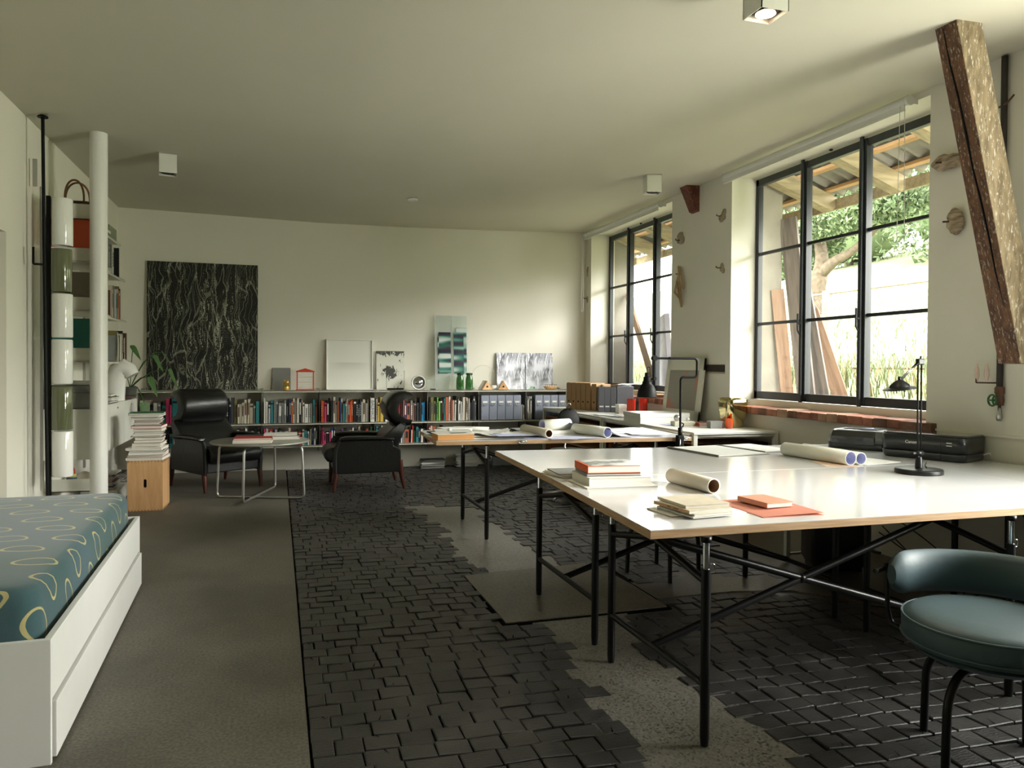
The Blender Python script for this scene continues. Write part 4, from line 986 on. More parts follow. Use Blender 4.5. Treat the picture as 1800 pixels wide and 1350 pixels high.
# striped tin figure and paper roll under it
t = thing('stacking_toy', 'small striped wooden tower toy in a dark tray below the wall cabinets', 'toy', (-1.56, 6.78, .278))
for k, (c_, r_) in enumerate((((60, 80, 60), .05), ((196, 168, 70), .045), ((54, 92, 110), .04), ((200, 190, 120), .034), ((190, 60, 40), .026))):
    MB().lathe([(r_, k * .03), (r_ * .95, k * .03 + .028)], seg=16).build('ring', mat('toy_%d' % k, c_, .5), t)
MB().lathe([(.024, .15), (.0, .21)], seg=12).build('tip', MATS['toy_4'], t)
def roll(name, x, y, z, L, r, rot, m, lab, inner=None, tilt=0, wall=.004):
    """rolled sheet lying on its side along local Y"""
    t = thing(name, lab, 'paper roll', (x, y, z), rot)
    Mx_ = Matrix.Translation((0, -L / 2, r)) @ Matrix.Rotation(R(-90), 4, 'X')
    MB().lathe([(r - wall, 0), (r, 0), (r, L), (r - wall, L)], seg=32, M=Mx_, cap=False).build('outer_sheet', m, t, smooth=False)
    b = MB(); b.lathe([(r - wall, 0.0005), (r - wall, L - .0005)], seg=32, M=Mx_, cap=False); b.build('inner_side', inner or m, t, smooth=True)
    return t
roll('paper_roll', -1.47, 7.0, .25, .45, .055, R(25), M_cream, 'cream paper roll lying in the low tray by the striped toy')
# books on the left shelves (spines face the room)
def side_row(codes, y0, length, x_front, z, hz, where, group):
    ws = [rb.uniform(.014, .03) for _ in codes]; k = length / sum(ws); y = y0
    for i, (ch, w) in enumerate(zip(codes, ws)):
        w *= k; h = rb.uniform(*hz); b = book_mesh(w * .94, h, .16, ch)
        o = b.build('book', [bmat(ch), M_pages, bmat(TITLE.get(ch, 'k'))], None, loc=(x_front - rb.uniform(0, .015), y, z), rotz=R(90))
        tag(o, '%s book, %s from near end, %s' % (PAL[ch][1], ordinal(i + 1), where), 'book', group); y += w
side_row('kgcdgwOgwwG', 7.86, .44, -1.53, 2.127, (.25, .31), 'second left-wall shelf', 'books on the second left-wall shelf')
side_row('kG', 8.34, .05, -1.50, 2.127, (.28, .3), 'far end of second left-wall shelf', 'books on the second left-wall shelf')
side_row('uccgkwtceok', 7.86, .46, -1.48, 1.712, (.24, .31), 'third left-wall shelf', 'books on the third left-wall shelf')
side_row('gOccgwcwkkcu', 7.86, .54, -1.44, 1.297, (.22, .3), 'fourth left-wall shelf', 'books on the fourth left-wall shelf')
# box frame around the far books of the third shelf
slab('book_box', -1.70, 8.33, 1.712, -1.50, 8.35, 2.04, mat('olive_board', (122, 112, 72), .6), 'olive board at the far end of the third left-wall shelf', 'board')
t = thing('green_glass_vase', 'green ribbed glass jar on the top left-wall shelf beside the column', 'jar', (-1.60, 7.93, 2.492))
MB().lathe([(.07, 0), (.078, .02), (.078, .12), (.06, .15), (.05, .155)], seg=28).build('glass_body', mat('emerald_glass', (52, 140, 66), .08, trans=.4), t, smooth=True)
slab('grey_card_box', -1.70, 8.15, 2.492, -1.55, 8.5, 2.62, MATS['olive_board'] if False else mat('sage_card', (136, 142, 118), .6), 'sage grey box at the far end of the top left-wall shelf', 'box')
# basket with bentwood handles on top
t = thing('handbag', 'brown bag with two bentwood loop handles on the top left-wall shelf', 'bag', (-1.52, 6.75, 2.412))
M_brown = mat('brown_leather', (66, 42, 28), .5, var=.2)
MB().rbox(-.13, -.09, 0, .13, .09, .14, .04, 4).build('bag_body', M_brown, t)
for s in (-1, 1):
    j = MB(); j.tube([((.085 - .02 * (s < 0)) * math.cos(a) * (1 + .2 * math.sin(a)), s * .05, .13 + .17 * math.sin(a)) for a in [PI * k / 20 for k in range(21)]], .008, 8); j.build('loop_handle', mat('bentwood', (120, 82, 48), .4), t, smooth=True)
slab('aluminium_strip', -1.70, 6.3, 2.56, -1.67, 6.31, 2.76, M_alu, 'short bare metal strip standing at the near end of the top shelf', 'strip')
# white elbow vase, plant, plates and papers on the cabinets
t = thing('elbow_vase', 'white glazed bent-pipe shaped vase on the wall cabinet', 'vase', (-1.47, 8.02, .922))
pts = [(0, 0, 0), (0, 0, .14), (.005, -.0, .22), (.03, -.005, .29), (.075, -.01, .315), (.12, -.015, .29), (.15, -.02, .24)]
MB().tube(pts, [.078, .085, .088, .09, .086, .075, .062], 28).build('vase_body', mat('white_glaze', (226, 226, 220), .12, var=.01, coat=.6), t, smooth=True)
M_plant = mat('plant_leaf', (62, 96, 44), .45, var=.25, scale=12)
t = thing('potted_plant', 'potted plant with arching arrow-shaped leaves on the wall cabinet', 'plant', (-1.42, 8.45, .925))
MB().lathe([(.05, 0), (.066, .1), (.07, .1), (.07, .115), (.06, .115), (.055, .09)], seg=24).build('pot', mat('grey_pot', (96, 100, 92), .6), t, smooth=True)
for k, (ex, ey, ez_, L, dr) in enumerate(((.04, -.02, .52, .16, 1), (.26, -.1, .42, .18, 1.2), (.40, -.12, .28, .22, 1.5), (.22, -.14, .2, .2, 1.5), (.18, -.28, -.05, .2, 1.7), (.3, .05, .47, .15, 1.0), (-.1, -.05, .36, .16, 1.0))):
    st = MB(); pts = [(ex * q * (1 if q < .8 else 1), ey * q, .1 + (ez_ - .1 + .0) * math.sin(q * PI / 2) + .12 * math.sin(q * PI) * (1 if ez_ < .2 else .3)) for q in (0, .25, .5, .75, 1)]
    st.tube(pts, .0045, 6)
    st.build('stem', M_plant, t, smooth=True)
    lf = MB(); e = Vector(pts[-1]); d = Vector((ex, ey, 0)).normalized(); n_ = d.cross(Vector((0, 0, 1)))
    dn = (d * .45 + Vector((0, 0, -dr * .8))).normalized()
    prof = [(-.12, .0), (-.1, .035), (0, .05), (.3, .045), (.7, .022), (1, 0)]
    li = [e + dn * (a * L) for a, w_ in prof]
    lft = [e + dn * (a * L) + n_ * w_ - d * w_ * .25 for a, w_ in prof]; rgt = [e + dn * (a * L) - n_ * w_ - d * w_ * .25 for a, w_ in prof]
    for i in range(len(prof) - 1): lf.quad(li[i], li[i + 1], lft[i + 1], lft[i]); lf.quad(li[i], rgt[i], rgt[i + 1], li[i + 1])
    bmesh.ops.remove_doubles(lf.bm, verts=lf.bm.verts, dist=1e-5)
    lf.build('leaf', M_plant, t, smooth=True)
stack(7, -1.50, 7.62, .922, .2, .26, 'dgwcgkw', 'pile on wall cabinet before elbow vase', 'papers on the wall cabinet', th=(.005, .016))
t = thing('shallow_dish', 'brown shallow dish on the wall cabinet beside the vase', 'dish', (-1.45, 8.26, .924)); MB().lathe([(.03, 0), (.09, .02), (.12, .032), (.115, .036), (.03, .008)], seg=28).build('dish_body', mat('brown_glaze', (104, 62, 40), .35), t, smooth=True)
stack(10, -1.52, 7.75, .13, .22, .28, 'gbdwgrdgkw', 'nearer pile below the wall cabinets', 'magazines below the wall cabinets', th=(.008, .02))
tag(MB().box(-.15, -.2, 0, .15, .2, .128).build('archive_box', M_whitemetal, None, loc=(-1.52, 7.75, 0), bevel=.003), 'white crate on the floor under the pile below the wall cabinets', 'box')
stack(6, -1.52, 8.25, .13, .22, .28, 'gwdsgk', 'farther pile below the wall cabinets', 'magazines below the wall cabinets', th=(.008, .02))
tag(MB().box(-.15, -.2, 0, .15, .2, .128).build('archive_box', M_whitemetal, None, loc=(-1.52, 8.25, 0), bevel=.003), 'white crate on the floor under the farther pile below the wall cabinets', 'box')
tag(MB().tube([(-1.6, 6.9, .006), (-1.45, 7.2, .006), (-1.3, 7.55, .006), (-1.42, 7.9, .006), (-1.25, 8.3, .006), (-1.4, 8.7, .006)], .005, 6).build('floor_cable', M_cable), 'black cable lying on the floor behind the wooden stool', 'cable')
# ------------------------------------------------------------------ daybed
def blanket_mat():
    m, n, l, b = nt('ring_blanket')
    tc = n.new('ShaderNodeTexCoord'); sp = n.new('ShaderNodeSeparateXYZ'); l.new(tc.outputs['Object'], sp.inputs[0])
    def M_(op, a, b_=None, c=None):
        q = n.new('ShaderNodeMath'); q.operation = op
        for i, v in enumerate((a, b_, c)):
            if v is None: continue
            if isinstance(v, (int, float)): q.inputs[i].default_value = v
            else: l.new(v, q.inputs[i])
        return q.outputs[0]
    nz = n.new('ShaderNodeTexNoise'); nz.inputs['Scale'].default_value = 3.2; nz.inputs['Detail'].default_value = 1; l.new(tc.outputs['Object'], nz.inputs[0])
    wob = M_('MULTIPLY', M_('SUBTRACT', nz.outputs['Fac'], .5), .05)
    u = M_('ADD', M_('SUBTRACT', sp.outputs['X'], sp.outputs['Z']), wob); v = M_('ADD', M_('ADD', sp.outputs['Y'], M_('MULTIPLY', sp.outputs['Z'], .5)), wob)
    cv = M_('DIVIDE', v, .20); row = M_('FLOOR', cv); fv = M_('SUBTRACT', M_('FRACT', cv), .5)
    off = M_('MULTIPLY', row, .42)
    cu = M_('ADD', M_('DIVIDE', u, .25), off); fu = M_('SUBTRACT', M_('FRACT', cu), .5)
    du = M_('MULTIPLY', fu, 2.9); dv = M_('MULTIPLY', fv, 3.5)
    dv2 = M_('ADD', dv, M_('MULTIPLY', M_('MULTIPLY', du, du), .25))
    rr_ = M_('SQRT', M_('ADD', M_('MULTIPLY', du, du), M_('MULTIPLY', dv2, dv2)))
    ring = M_('LESS_THAN', M_('ABSOLUTE', M_('SUBTRACT', rr_, .86)), .075)
    n2 = n.new('ShaderNodeTexNoise'); n2.inputs['Scale'].default_value = 2.0; n2.inputs['Detail'].default_value = 3; l.new(tc.outputs['Object'], n2.inputs[0])
    cr = ramp(n, [(.35, (44, 78, 76)), (.65, (56, 84, 92))]); l.new(n2.outputs['Fac'], cr.inputs[0])
    mx = n.new('ShaderNodeMix'); mx.data_type = 'RGBA'; mx.inputs[7].default_value = (*lin((168, 158, 108)), 1)
    l.new(ring, mx.inputs[0]); l.new(cr.outputs[0], mx.inputs[6]); l.new(mx.outputs[2], b.inputs['Base Color'])
    b.inputs['Roughness'].default_value = .9; b.inputs['Sheen Weight'].default_value = .25
    n3 = n.new('ShaderNodeTexNoise'); n3.inputs['Scale'].default_value = 260; l.new(tc.outputs['Object'], n3.inputs[0])
    bp = n.new('ShaderNodeBump'); bp.inputs['Strength'].default_value = .3; bp.inputs['Distance'].default_value = .002; l.new(n3.outputs['Fac'], bp.inputs['Height']); l.new(bp.outputs[0], b.inputs['Normal'])
    return m
bed = thing('daybed', 'white box daybed with a low drawer along the left wall', 'bed', (-.683, 2.713, 0), R(1.9))
BW, BL_ = .95, 2.062
MB().box(-.022, .018, .205, 0, BL_ - .018, .402).build('side_rail', M_white, bed, bevel=.002)
MB().box(-BW, 0, .0, 0, .018, .402).build('end_panel', M_white, bed, bevel=.002)
MB().box(-BW, BL_ - .018, .0, 0, BL_, .402).build('end_panel', M_white, bed, bevel=.002)
MB().box(-BW, .018, .205, -BW + .02, BL_ - .018, .402).build('side_rail', M_white, bed, bevel=.002)
dr = MB().box(-.012, .03, .012, .010, BL_ - .004, .192).build('drawer_front', M_white, bed, bevel=.002)
MB().box(-BW + .05, .05, .03, -.015, BL_ - .05, .16).build('drawer_box', M_whitemetal, dr)
MB().box(-BW + .02, .018, .2, -.022, BL_ - .018, .23).build('slat_board', M_whitemetal, bed)
mt = MB()
def rr(xa, xb, ya, yb, r, z, k=6):
    out = []
    for cx, cy, a0 in ((xb - r, yb - r, 0), (xa + r, yb - r, 90), (xa + r, ya + r, 180), (xb - r, ya + r, 270)):
        for i in range(k + 1):
            a = R(a0 + 90 * i / k); out.append(Vector((cx + r * math.cos(a), cy + r * math.sin(a), z)))
    return out
rings = []
for z, ins in ((.235, .0), (.30, -.002), (.42, .0), (.50, .002), (.53, .010), (.547, .024), (.555, .045), (.558, .08)):
    rings.append(rr(-BW + .03 + ins, -.045 - ins, .045 + ins, BL_ - .045 - ins, .07, z))
# crown of the top
rings.append(rr(-BW + .25, -.27, .3, BL_ - .3, .05, .566))
mt.loft(rings)
o = mt.build('blanket', blanket_mat(), None, loc=(-.683, 2.713, 0), rotz=R(1.9), smooth=True)
tag(o, 'teal blanket with yellow rings stretched over the daybed mattress', 'blanket')

# ------------------------------------------------------------------ wooden stool with book tower
t = thing('wooden_stool', 'pale beech box stool with a dark oval hand slot beside the daybed end', 'stool', (-1.085, 7.36, 0), R(-2))
sx, sy, sh = .142, .17, .435; ww = .02
Bs = MB(); Bs.box(-sx, -sy, 0, -sx + ww, sy, sh); Bs.box(sx - ww, -sy, 0, sx, sy, sh); Bs.box(-sx, -sy, sh - ww, sx, sy, sh); Bs.box(-sx, -sy, 0, sx, sy, ww)
Bs.box(-sx + ww, sy - ww, ww, sx - ww, sy, sh - ww); Bs.build('carcass', M_beech, t, bevel=.0015)
# front board with the slot cut through: built around the opening
Bf = MB(); za, zb_, hx = .20, .275, .013
oval = [(hx * math.cos(R(a)), (zb_ - hx) + hx * math.sin(R(a))) for a in range(0, 181, 20)] + [(-hx * math.cos(R(a)), (za + hx) - hx * math.sin(R(a))) for a in range(0, 181, 20)]
Bf.box(-sx + ww, -sy, ww, -hx, -sy + ww, sh - ww); Bf.box(hx, -sy, ww, sx - ww, -sy + ww, sh - ww)
Bf.box(-hx, -sy, ww, hx, -sy + ww, za); Bf.box(-hx, -sy, zb_, hx, -sy + ww, sh - ww)
for sz_, zc_, ze in ((1, zb_ - hx, zb_), (-1, za + hx, za)):
    for sx_ in (-1, 1):
        pts = [(sx_ * hx, ze), (0, ze)] + [(sx_ * hx * math.sin(R(a)), zc_ + sz_ * hx * math.cos(R(a))) for a in (20, 40, 60, 75, 90)]
        Bf.prism(pts, -sy, -sy + ww, axis='y')
Bf.build('slotted_front', M_beech, t)
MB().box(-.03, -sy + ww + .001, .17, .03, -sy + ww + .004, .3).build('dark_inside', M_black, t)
fj = MB()
for k in range(11):
    x_ = -sx + .012 + k * .0262
    fj.box(x_ - .006, -sy - .0006, sh - .012, x_ + .006, -sy, sh); fj.box(x_ - .006, -sy - .0006, 0, x_ + .006, -sy, .012)
fj.build('box_joints', mat('end_grain', (176, 122, 74), .6), t)['kind'] = 'stuff'
z = stack(5, -1.09, 7.36, .437, .30, .34, 'wTwkw', 'book tower on the beech stool', 'books piled on the beech stool', th=(.014, .026), name='book', cat='book')
z = stack(9, -1.08, 7.36, z, .25, .29, 'wckeuwdcr', 'book tower on the beech stool', k0=5, grp='books piled on the beech stool', th=(.010, .028), name='book', cat='book')
z = stack(6, -1.085, 7.36, z, .22, .25, 'dwTkcg', 'book tower on the beech stool', k0=14, grp='books piled on the beech stool', th=(.008, .018), name='book', cat='book')
z = stack(2, -1.10, 7.36, z, .28, .28, 'wG', 'book tower on the beech stool', k0=20, grp='books piled on the beech stool', th=(.012, .02), name='book', cat='book')

# ------------------------------------------------------------------ leather armchairs (front faces local -Y)
def armchair(name, label, loc, rot):
    t = thing(name, label, 'armchair', loc, rot)
    # seat box
    MB().rbox(-.285, -.33, .19, .285, .30, .335, .012, 3).build('seat_base', M_leather, t)
    c = MB()
    prof = [(-.40, .30), (-.425, .335), (-.43, .375), (-.41, .415), (-.37, .44), (-.30, .445), (-.1, .43), (.15, .41), (.25, .40), (.25, .335), (-.30, .33), (-.34, .30), (-.37, .285)]
    rings = []
    for x_, k in ((-.275, .92), (-.262, .975), (-.235, 1.0), (.235, 1.0), (.262, .975), (.275, .92)):
        rings.append([Vector((x_, -.08 + (y_ + .08) * k, .36 + (z_ - .36) * k)) for y_, z_ in prof])
    c.loft(rings); c.build('seat_cushion', M_leather, t, smooth=True, bevel=0)
    # lower back
    b = MB(); prof = [(.10, .41), (.20, .38), (.30, .42), (.36, .55), (.405, .66), (.34, .695), (.255, .63), (.17, .55)]
    rings = []
    for x_, k in ((-.30, .86), (-.285, .96), (-.25, 1), (.25, 1), (.285, .96), (.30, .86)):
        rings.append([Vector((x_, .26 + (y_ - .26) * k, .54 + (z_ - .54) * k)) for y_, z_ in prof])
    b.loft(rings); b.build('backrest', M_leather, t, smooth=True)
    # headrest: a thick curved shell bulging forward
    h = MB(); prof = [(.46, .990), (.40, 1.008), (.33, 1.005), (.26, .975), (.21, .915), (.19, .84), (.205, .76), (.245, .69), (.31, .648), (.38, .640), (.45, .655), (.455, .665), (.39, .675), (.335, .70), (.295, .76), (.285, .83), (.30, .90), (.345, .95), (.40, .972)]
    rings = []
    for x_, k, sy_ in ((-.262, .72, .03), (-.258, .84, .018), (-.245, .93, .008), (-.215, 1, 0), (.215, 1, 0), (.245, .93, .008), (.258, .84, .018), (.262, .72, .03)):
        rings.append([Vector((x_, .30 + (y_ - .30) * (.5 + .5 * k) + sy_, .825 + (z_ - .825) * k)) for y_, z_ in prof])
    h.loft(rings); h.build('headrest', M_leather, t, smooth=True)
    for s in (-1, 1):
        p = MB(); pr = [(-.30, .175), (-.315, .40), (-.275, .50), (-.22, .525), (.22, .51), (.26, .50), (.262, .45), (.335, .42), (.345, .18)]
        xa, xb = (s * .285, s * .325); p.prism(pr, min(xa, xb), max(xa, xb), axis='x'); p.build('side_panel', M_leather, t, bevel=.01, seg=3)
        a = MB(); rings = []
        for y_, hw, z0, z1 in ((-.285, .03, .515, .53), (-.275, .045, .505, .545), (-.22, .052, .508, .556), (0, .054, .512, .556), (.18, .052, .508, .548), (.25, .045, .502, .54), (.265, .03, .51, .53)):
            rings.append([Vector((s * .315 + hw * math.cos(2 * PI * k / 14), y_, (z0 + z1) / 2 + (z1 - z0) / 2 * math.sin(2 * PI * k / 14))) for k in range(14)])
        a.loft(rings); a.build('armrest', M_leather, t, smooth=True)
        # front edge roll of the side
        e = MB(); e.tube([(s * .305, -.28, .505), (s * .305, -.318, .42), (s * .305, -.325, .30), (s * .305, -.32, .17)], [.022, .026, .026, .024], 10); e.build('front_post', M_leather, t, smooth=True)
        for yy, yb in ((-.315, -.335), (.33, .375)):
            l_ = MB(); l_.tube([(s * .305, yy, .30 if yy > 0 else .18), (s * .306, (yy + yb) / 2, .12), (s * .307, yb, 0)], [.028, .024, .015], 12); l_.build('leg', M_darkwood, t, smooth=True)
    bk = MB(); bk.rbox(-.285, .29, .19, .285, .325, .50, .01, 2); bk.build('back_panel', M_leather, t)
    return t
armchair('leather_armchair', 'black leather high-back armchair at left, turned towards the round table', (-.600, 8.46, 0), R(33))
armchair('leather_armchair', 'black leather high-back armchair at right seen in profile on the dark paving', (.885, 8.10, 0), R(-90))

# ------------------------------------------------------------------ round tube table
t = thing('round_table', 'low round table on crossed bent steel tubes between the armchairs', 'table', (-.15, 7.61, 0))
MB().lathe([(.0, .553), (.445, .553), (.455, .548), (.455, .538), (.445, .532), (.0, .532)], seg=64).build('tabletop', mat('worn_steel_top', (150, 150, 140), .38, metal=.35, var=.1, scale=6), t)
c4 = [(-.547, 7.719), (-.29, 7.196), (-.014, 8.05), (.251, 7.442)]
for (p, q, dz) in ((c4[0], c4[3], 0), (c4[1], c4[2], .022)):
    P_, Q_ = Vector((p[0] + .15, p[1] - 7.61, 0)), Vector((q[0] + .15, q[1] - 7.61, 0)); ti = .515 + dz * .5 - .011
    pts = fillet([P_ * .15 + Vector((0, 0, ti)), P_ * .94 + Vector((0, 0, ti)), P_ + Vector((0, 0, .012 + dz)), Q_ + Vector((0, 0, .012 + dz)), Q_ * .94 + Vector((0, 0, ti)), Q_ * .15 + Vector((0, 0, ti))], .05, 6)
    MB().tube(pts, .0115, 12).build('bent_tube', M_alu, t, smooth=True)
# what lies on it
stack(3, -.21, 7.42, .555, .36, .25, 'wcr', 'front pile on the round table', 'books on the round table', th=(.012, .018), jit=.003, name='book', cat='book')
stack(4, .04, 7.72, .555, .34, .25, 'cwkw', 'back pile on the round table', 'books on the round table', th=(.01, .016), jit=.01, name='book', cat='book')
stack(2, -.25, 7.86, .555, .28, .2, 'kd', 'dark pile on the round table', 'books on the round table', th=(.01, .014), jit=.004, name='book', cat='book')

# ------------------------------------------------------------------ work tables
def trestle(parent, x0, x1, y0, y1, ztop, joint=.60):
    """steel frame: two leg pairs, low side bars, crossing diagonals, forked top bars; chrome height tubes"""
    P_ = parent.location
    def v(x, y, z): return (x - P_.x, y - P_.y, z - P_.z)
    r = .0155
    for x in (x0, x1):
        for y in (y0, y1):
            MB().tube([v(x, y, 0), v(x, y, .03), v(x, y, joint)], [.014, .0165, .0165], 14).build('leg', M_blacktube, parent, smooth=True)
            MB().cyl(v(x, y, joint), v(x, y, ztop - .018), .012, 12).build('height_tube', M_chrome, parent, smooth=True)
            MB().cyl(v(x, y, ztop - .02), v(x, y, ztop), .018, 12).build('top_cap', M_blacktube, parent)
            k = MB(); sgn = 1 if x == x0 else -1
            k.tube(fillet([v(x + .012, y, joint - .015), v(x + .034, y, joint - .015), v(x + .034, y, joint + .012), v(x + .02, y, joint + .014)], .008), .0028, 6); k.build('clamp_lever', M_chrome, parent)
        MB().cyl(v(x, y0, .205), v(x, y1, .205), .0135, 12).build('side_bar', M_blacktube, parent, smooth=True)
    ym = (y0 + y1) / 2
    for xa, xb in ((x0, x1), (x1, x0)):
        hub = (xb + (.0 if xb > xa else 0), ym, .625)
        MB().tube([v(xa, ym, .205), v(*hub)], r, 12).build('diagonal', M_blacktube, parent, smooth=True)
        for y in (y0, y1): MB().tube([v(*hub), v(xb, y, joint - .045)], .0135, 12).build('fork_bar', M_blacktube, parent, smooth=True)
    MB().ball(v((x0 + x1) / 2, ym, .415), .022, 10).build('cross_joint', M_blacktube, parent)
def table(label, poly, zt, frames, th=.030, cat='table'):
    cx = sum(p[0] for p in poly) / len(poly); cy = sum(p[1] for p in poly) / len(poly)
    t = thing('work_table', label, cat, (cx, cy, 0))
    pl = [(x - cx, y - cy) for x, y in poly]
    MB().prism([(x * .9985, y * .9985) for x, y in pl], zt - .003, zt).build('tabletop', M_top, t, bevel=.0008)
    MB().prism(pl, zt - th, zt - .0031).build('edge_band', M_ply, t, bevel=.001)
    for f_ in frames: trestle(t, *f_, ztop=zt - th)
    return t
ZD = .74
table('white table nearest the camera with ply edges on a black crossed trestle frame', [(1.177, 2.240), (3.382, 2.225), (3.452, 3.392), (1.262, 3.404)], ZD, [(1.385, 2.74, 2.235, 2.985)])
table('white table behind the nearest one, carrying open folders and long paper rolls', [(1.2625, 3.408), (3.4525, 3.396), (3.50, 4.47), (1.323, 4.613)], ZD, [(1.40, 2.735, 3.197, 3.975)])
table('white table against the window wall carrying both printers', [(3.386, 2.225), (4.0, 2.22), (4.0, 4.44), (3.504, 4.47)], ZD, [(3.52, 3.9, 2.5, 3.2)])
table('white table in the middle of the room covered with drawings and rolls', [(1.082, 5.286), (3.06, 5.165), (3.12, 6.12), (1.13, 6.20)], ZD, [(1.478, 2.86, 5.366, 6.12)])
# joint line between the tabletops shows the ply
# clamps on the front edge
for x, y, lb in ((1.707, 5.236, 'left black oval clamp on the front edge of the middle table'), (3.0, 5.157, 'right oval clamp on the front edge of the middle table')):
    b = MB(); b.tube([(.03 * math.cos(a * PI / 10), -.006, .012 * math.sin(a * PI / 10)) for a in range(20)], .004, 6, closed=True); b.ball((0, -.004, 0), (.02, .005, .008), 8)
    tag(b.build('edge_clamp', M_alu, None, loc=(x, y, ZD - .012)), lb, 'clamp')
# white metal tables along the window wall
def haller(label, poly, zt, leg_z=0):
    cx = sum(p[0] for p in poly) / len(poly); cy = sum(p[1] for p in poly) / len(poly)
    t = thing('metal_table', label, 'table', (cx, cy, 0))
    pl = [(x - cx, y - cy) for x, y in poly]
    MB().prism(pl, zt - .02, zt).build('tabletop', M_white, t, bevel=.002)
    ins = [(x * .95, y * .975) for x, y in pl]
    b = MB()
    for (xa, ya), (xb, yb) in zip(ins, ins[1:] + ins[:1]):
        d = Vector((xb - xa, yb - ya, 0)).normalized() * .0; b.tube([(xa, ya, zt - .035), (xb, yb, zt - .035)], .0165, 4)
    b.build('apron', M_whitemetal, t)
    for x, y in ins: MB().box(x - .018, y - .018, 0, x + .018, y + .018, zt - .02).build('leg', M_whitemetal, t, bevel=.002)
    return t
haller('white metal table under the window sill, with the gold vase on it', [(3.215, 5.39), (4.0, 5.36), (4.0, 7.27), (3.24, 7.27)], .75)
haller('white metal table in the far corner, with the file boxes on it', [(3.242, 7.28), (4.0, 7.28), (4.0, 9.22), (3.28, 9.22)], .75)
t = thing('plan_shelf', 'low wooden plan shelf with dark gaps under the white metal tables', 'shelf', (3.62, 7.2, 0))
for z_ in (.36, .50, .63): MB().box(-.32, -1.75, z_, .34, 1.95, z_ + .018).build('shelf_board', mat('brown_board', (150, 108, 74), .55, var=.1), t)
for y_ in (-1.75, 0, 1.93): MB().box(-.32, y_, 0, .34, y_ + .02, .648).build('side_board', MATS['brown_board'], t)
MB().box(.32, -1.75, 0, .34, 1.95, .64).build('back_board', M_blackplastic, t)
# small square-legged white frame under the right table with the black cabinet
t = thing('white_stand', 'white square-tube stand beside the black cabinet under the tables', 'stand', (3.40, 4.23, 0))
for x in (-.17, .2): MB().box(x - .015, -.015, 0, x + .015, .015, .60).build('leg', M_whitemetal, t)
MB().box(-.17, -.01, .04, .2, .01, .055).build('foot_rail', M_whitemetal, t); MB().box(-.19, -.05, .60, .22, .15, .62).build('top', M_whitemetal, t)
t = thing('black_cabinet', 'black rounded paper shredder standing on the floor under the tables', 'shredder', (3.42, 4.02, 0), R(-22))
b = MB(); b.loft([rr(-.17, .17, -.13, .13, .03, z_) if z_ > .05 else rr(-.15, .15, -.11, .11, .03, z_) for z_ in (0, .02, .06, .5)]); b.build('bin', M_blackplastic, t)
b = MB(); b.loft([rr(-.175, .175, -.135, .135, .035, z_) for z_ in (.502, .56)]); b.build('cutter_head', M_black, t); MB().box(-.1, -.02, .5605, .1, .0, .562).build('feed_slot', M_grey, t)
b = MB(); b.tube([(-.115 + .028 * math.cos(a * PI / 8), -.137, .46 + .02 * math.sin(a * PI / 8)) for a in range(16)], .003, 5, closed=True); b.build('emblem_ring', M_grey, t)
b = MB(); b.box(-.14, -.134, .395, -.095, -.13, .402); b.build('name_plate', M_grey, t)
for i, pts in enumerate(([(3.65, 3.9, .4), (3.8, 3.7, .25), (3.95, 3.5, .05), (3.7, 3.3, .01)], [(3.62, 3.85, .25), (3.75, 3.7, .12), (3.9, 3.3, .02), (3.3, 3.1, .01), (3.0, 3.3, .01)], [(3.7, 2.9, .7), (3.74, 2.88, .5), (3.8, 2.86, .3), (3.76, 2.8, .1), (3.8, 2.7, .01)], [(3.78, 2.9, .7), (3.77, 2.86, .45), (3.73, 2.84, .2), (3.8, 2.8, .01)], [(3.6, 3.8, .3), (3.8, 3.75, .1), (3.95, 3.9, .05)], [(3.96, 2.62, .7), (3.93, 2.6, .4), (3.94, 2.55, .1)])):
    b = MB(); b.tube(fillet(pts, .1, 6), .0035, 6)
    tag(b.build('power_cable', M_cable), '%s black cable under the right-hand tables' % ['steep hanging', 'long floor-crossing', 'left one of two crossing', 'right one of two crossing', 'short curling', 'far right upright'][i], 'cable', 'cables under the right-hand tables')

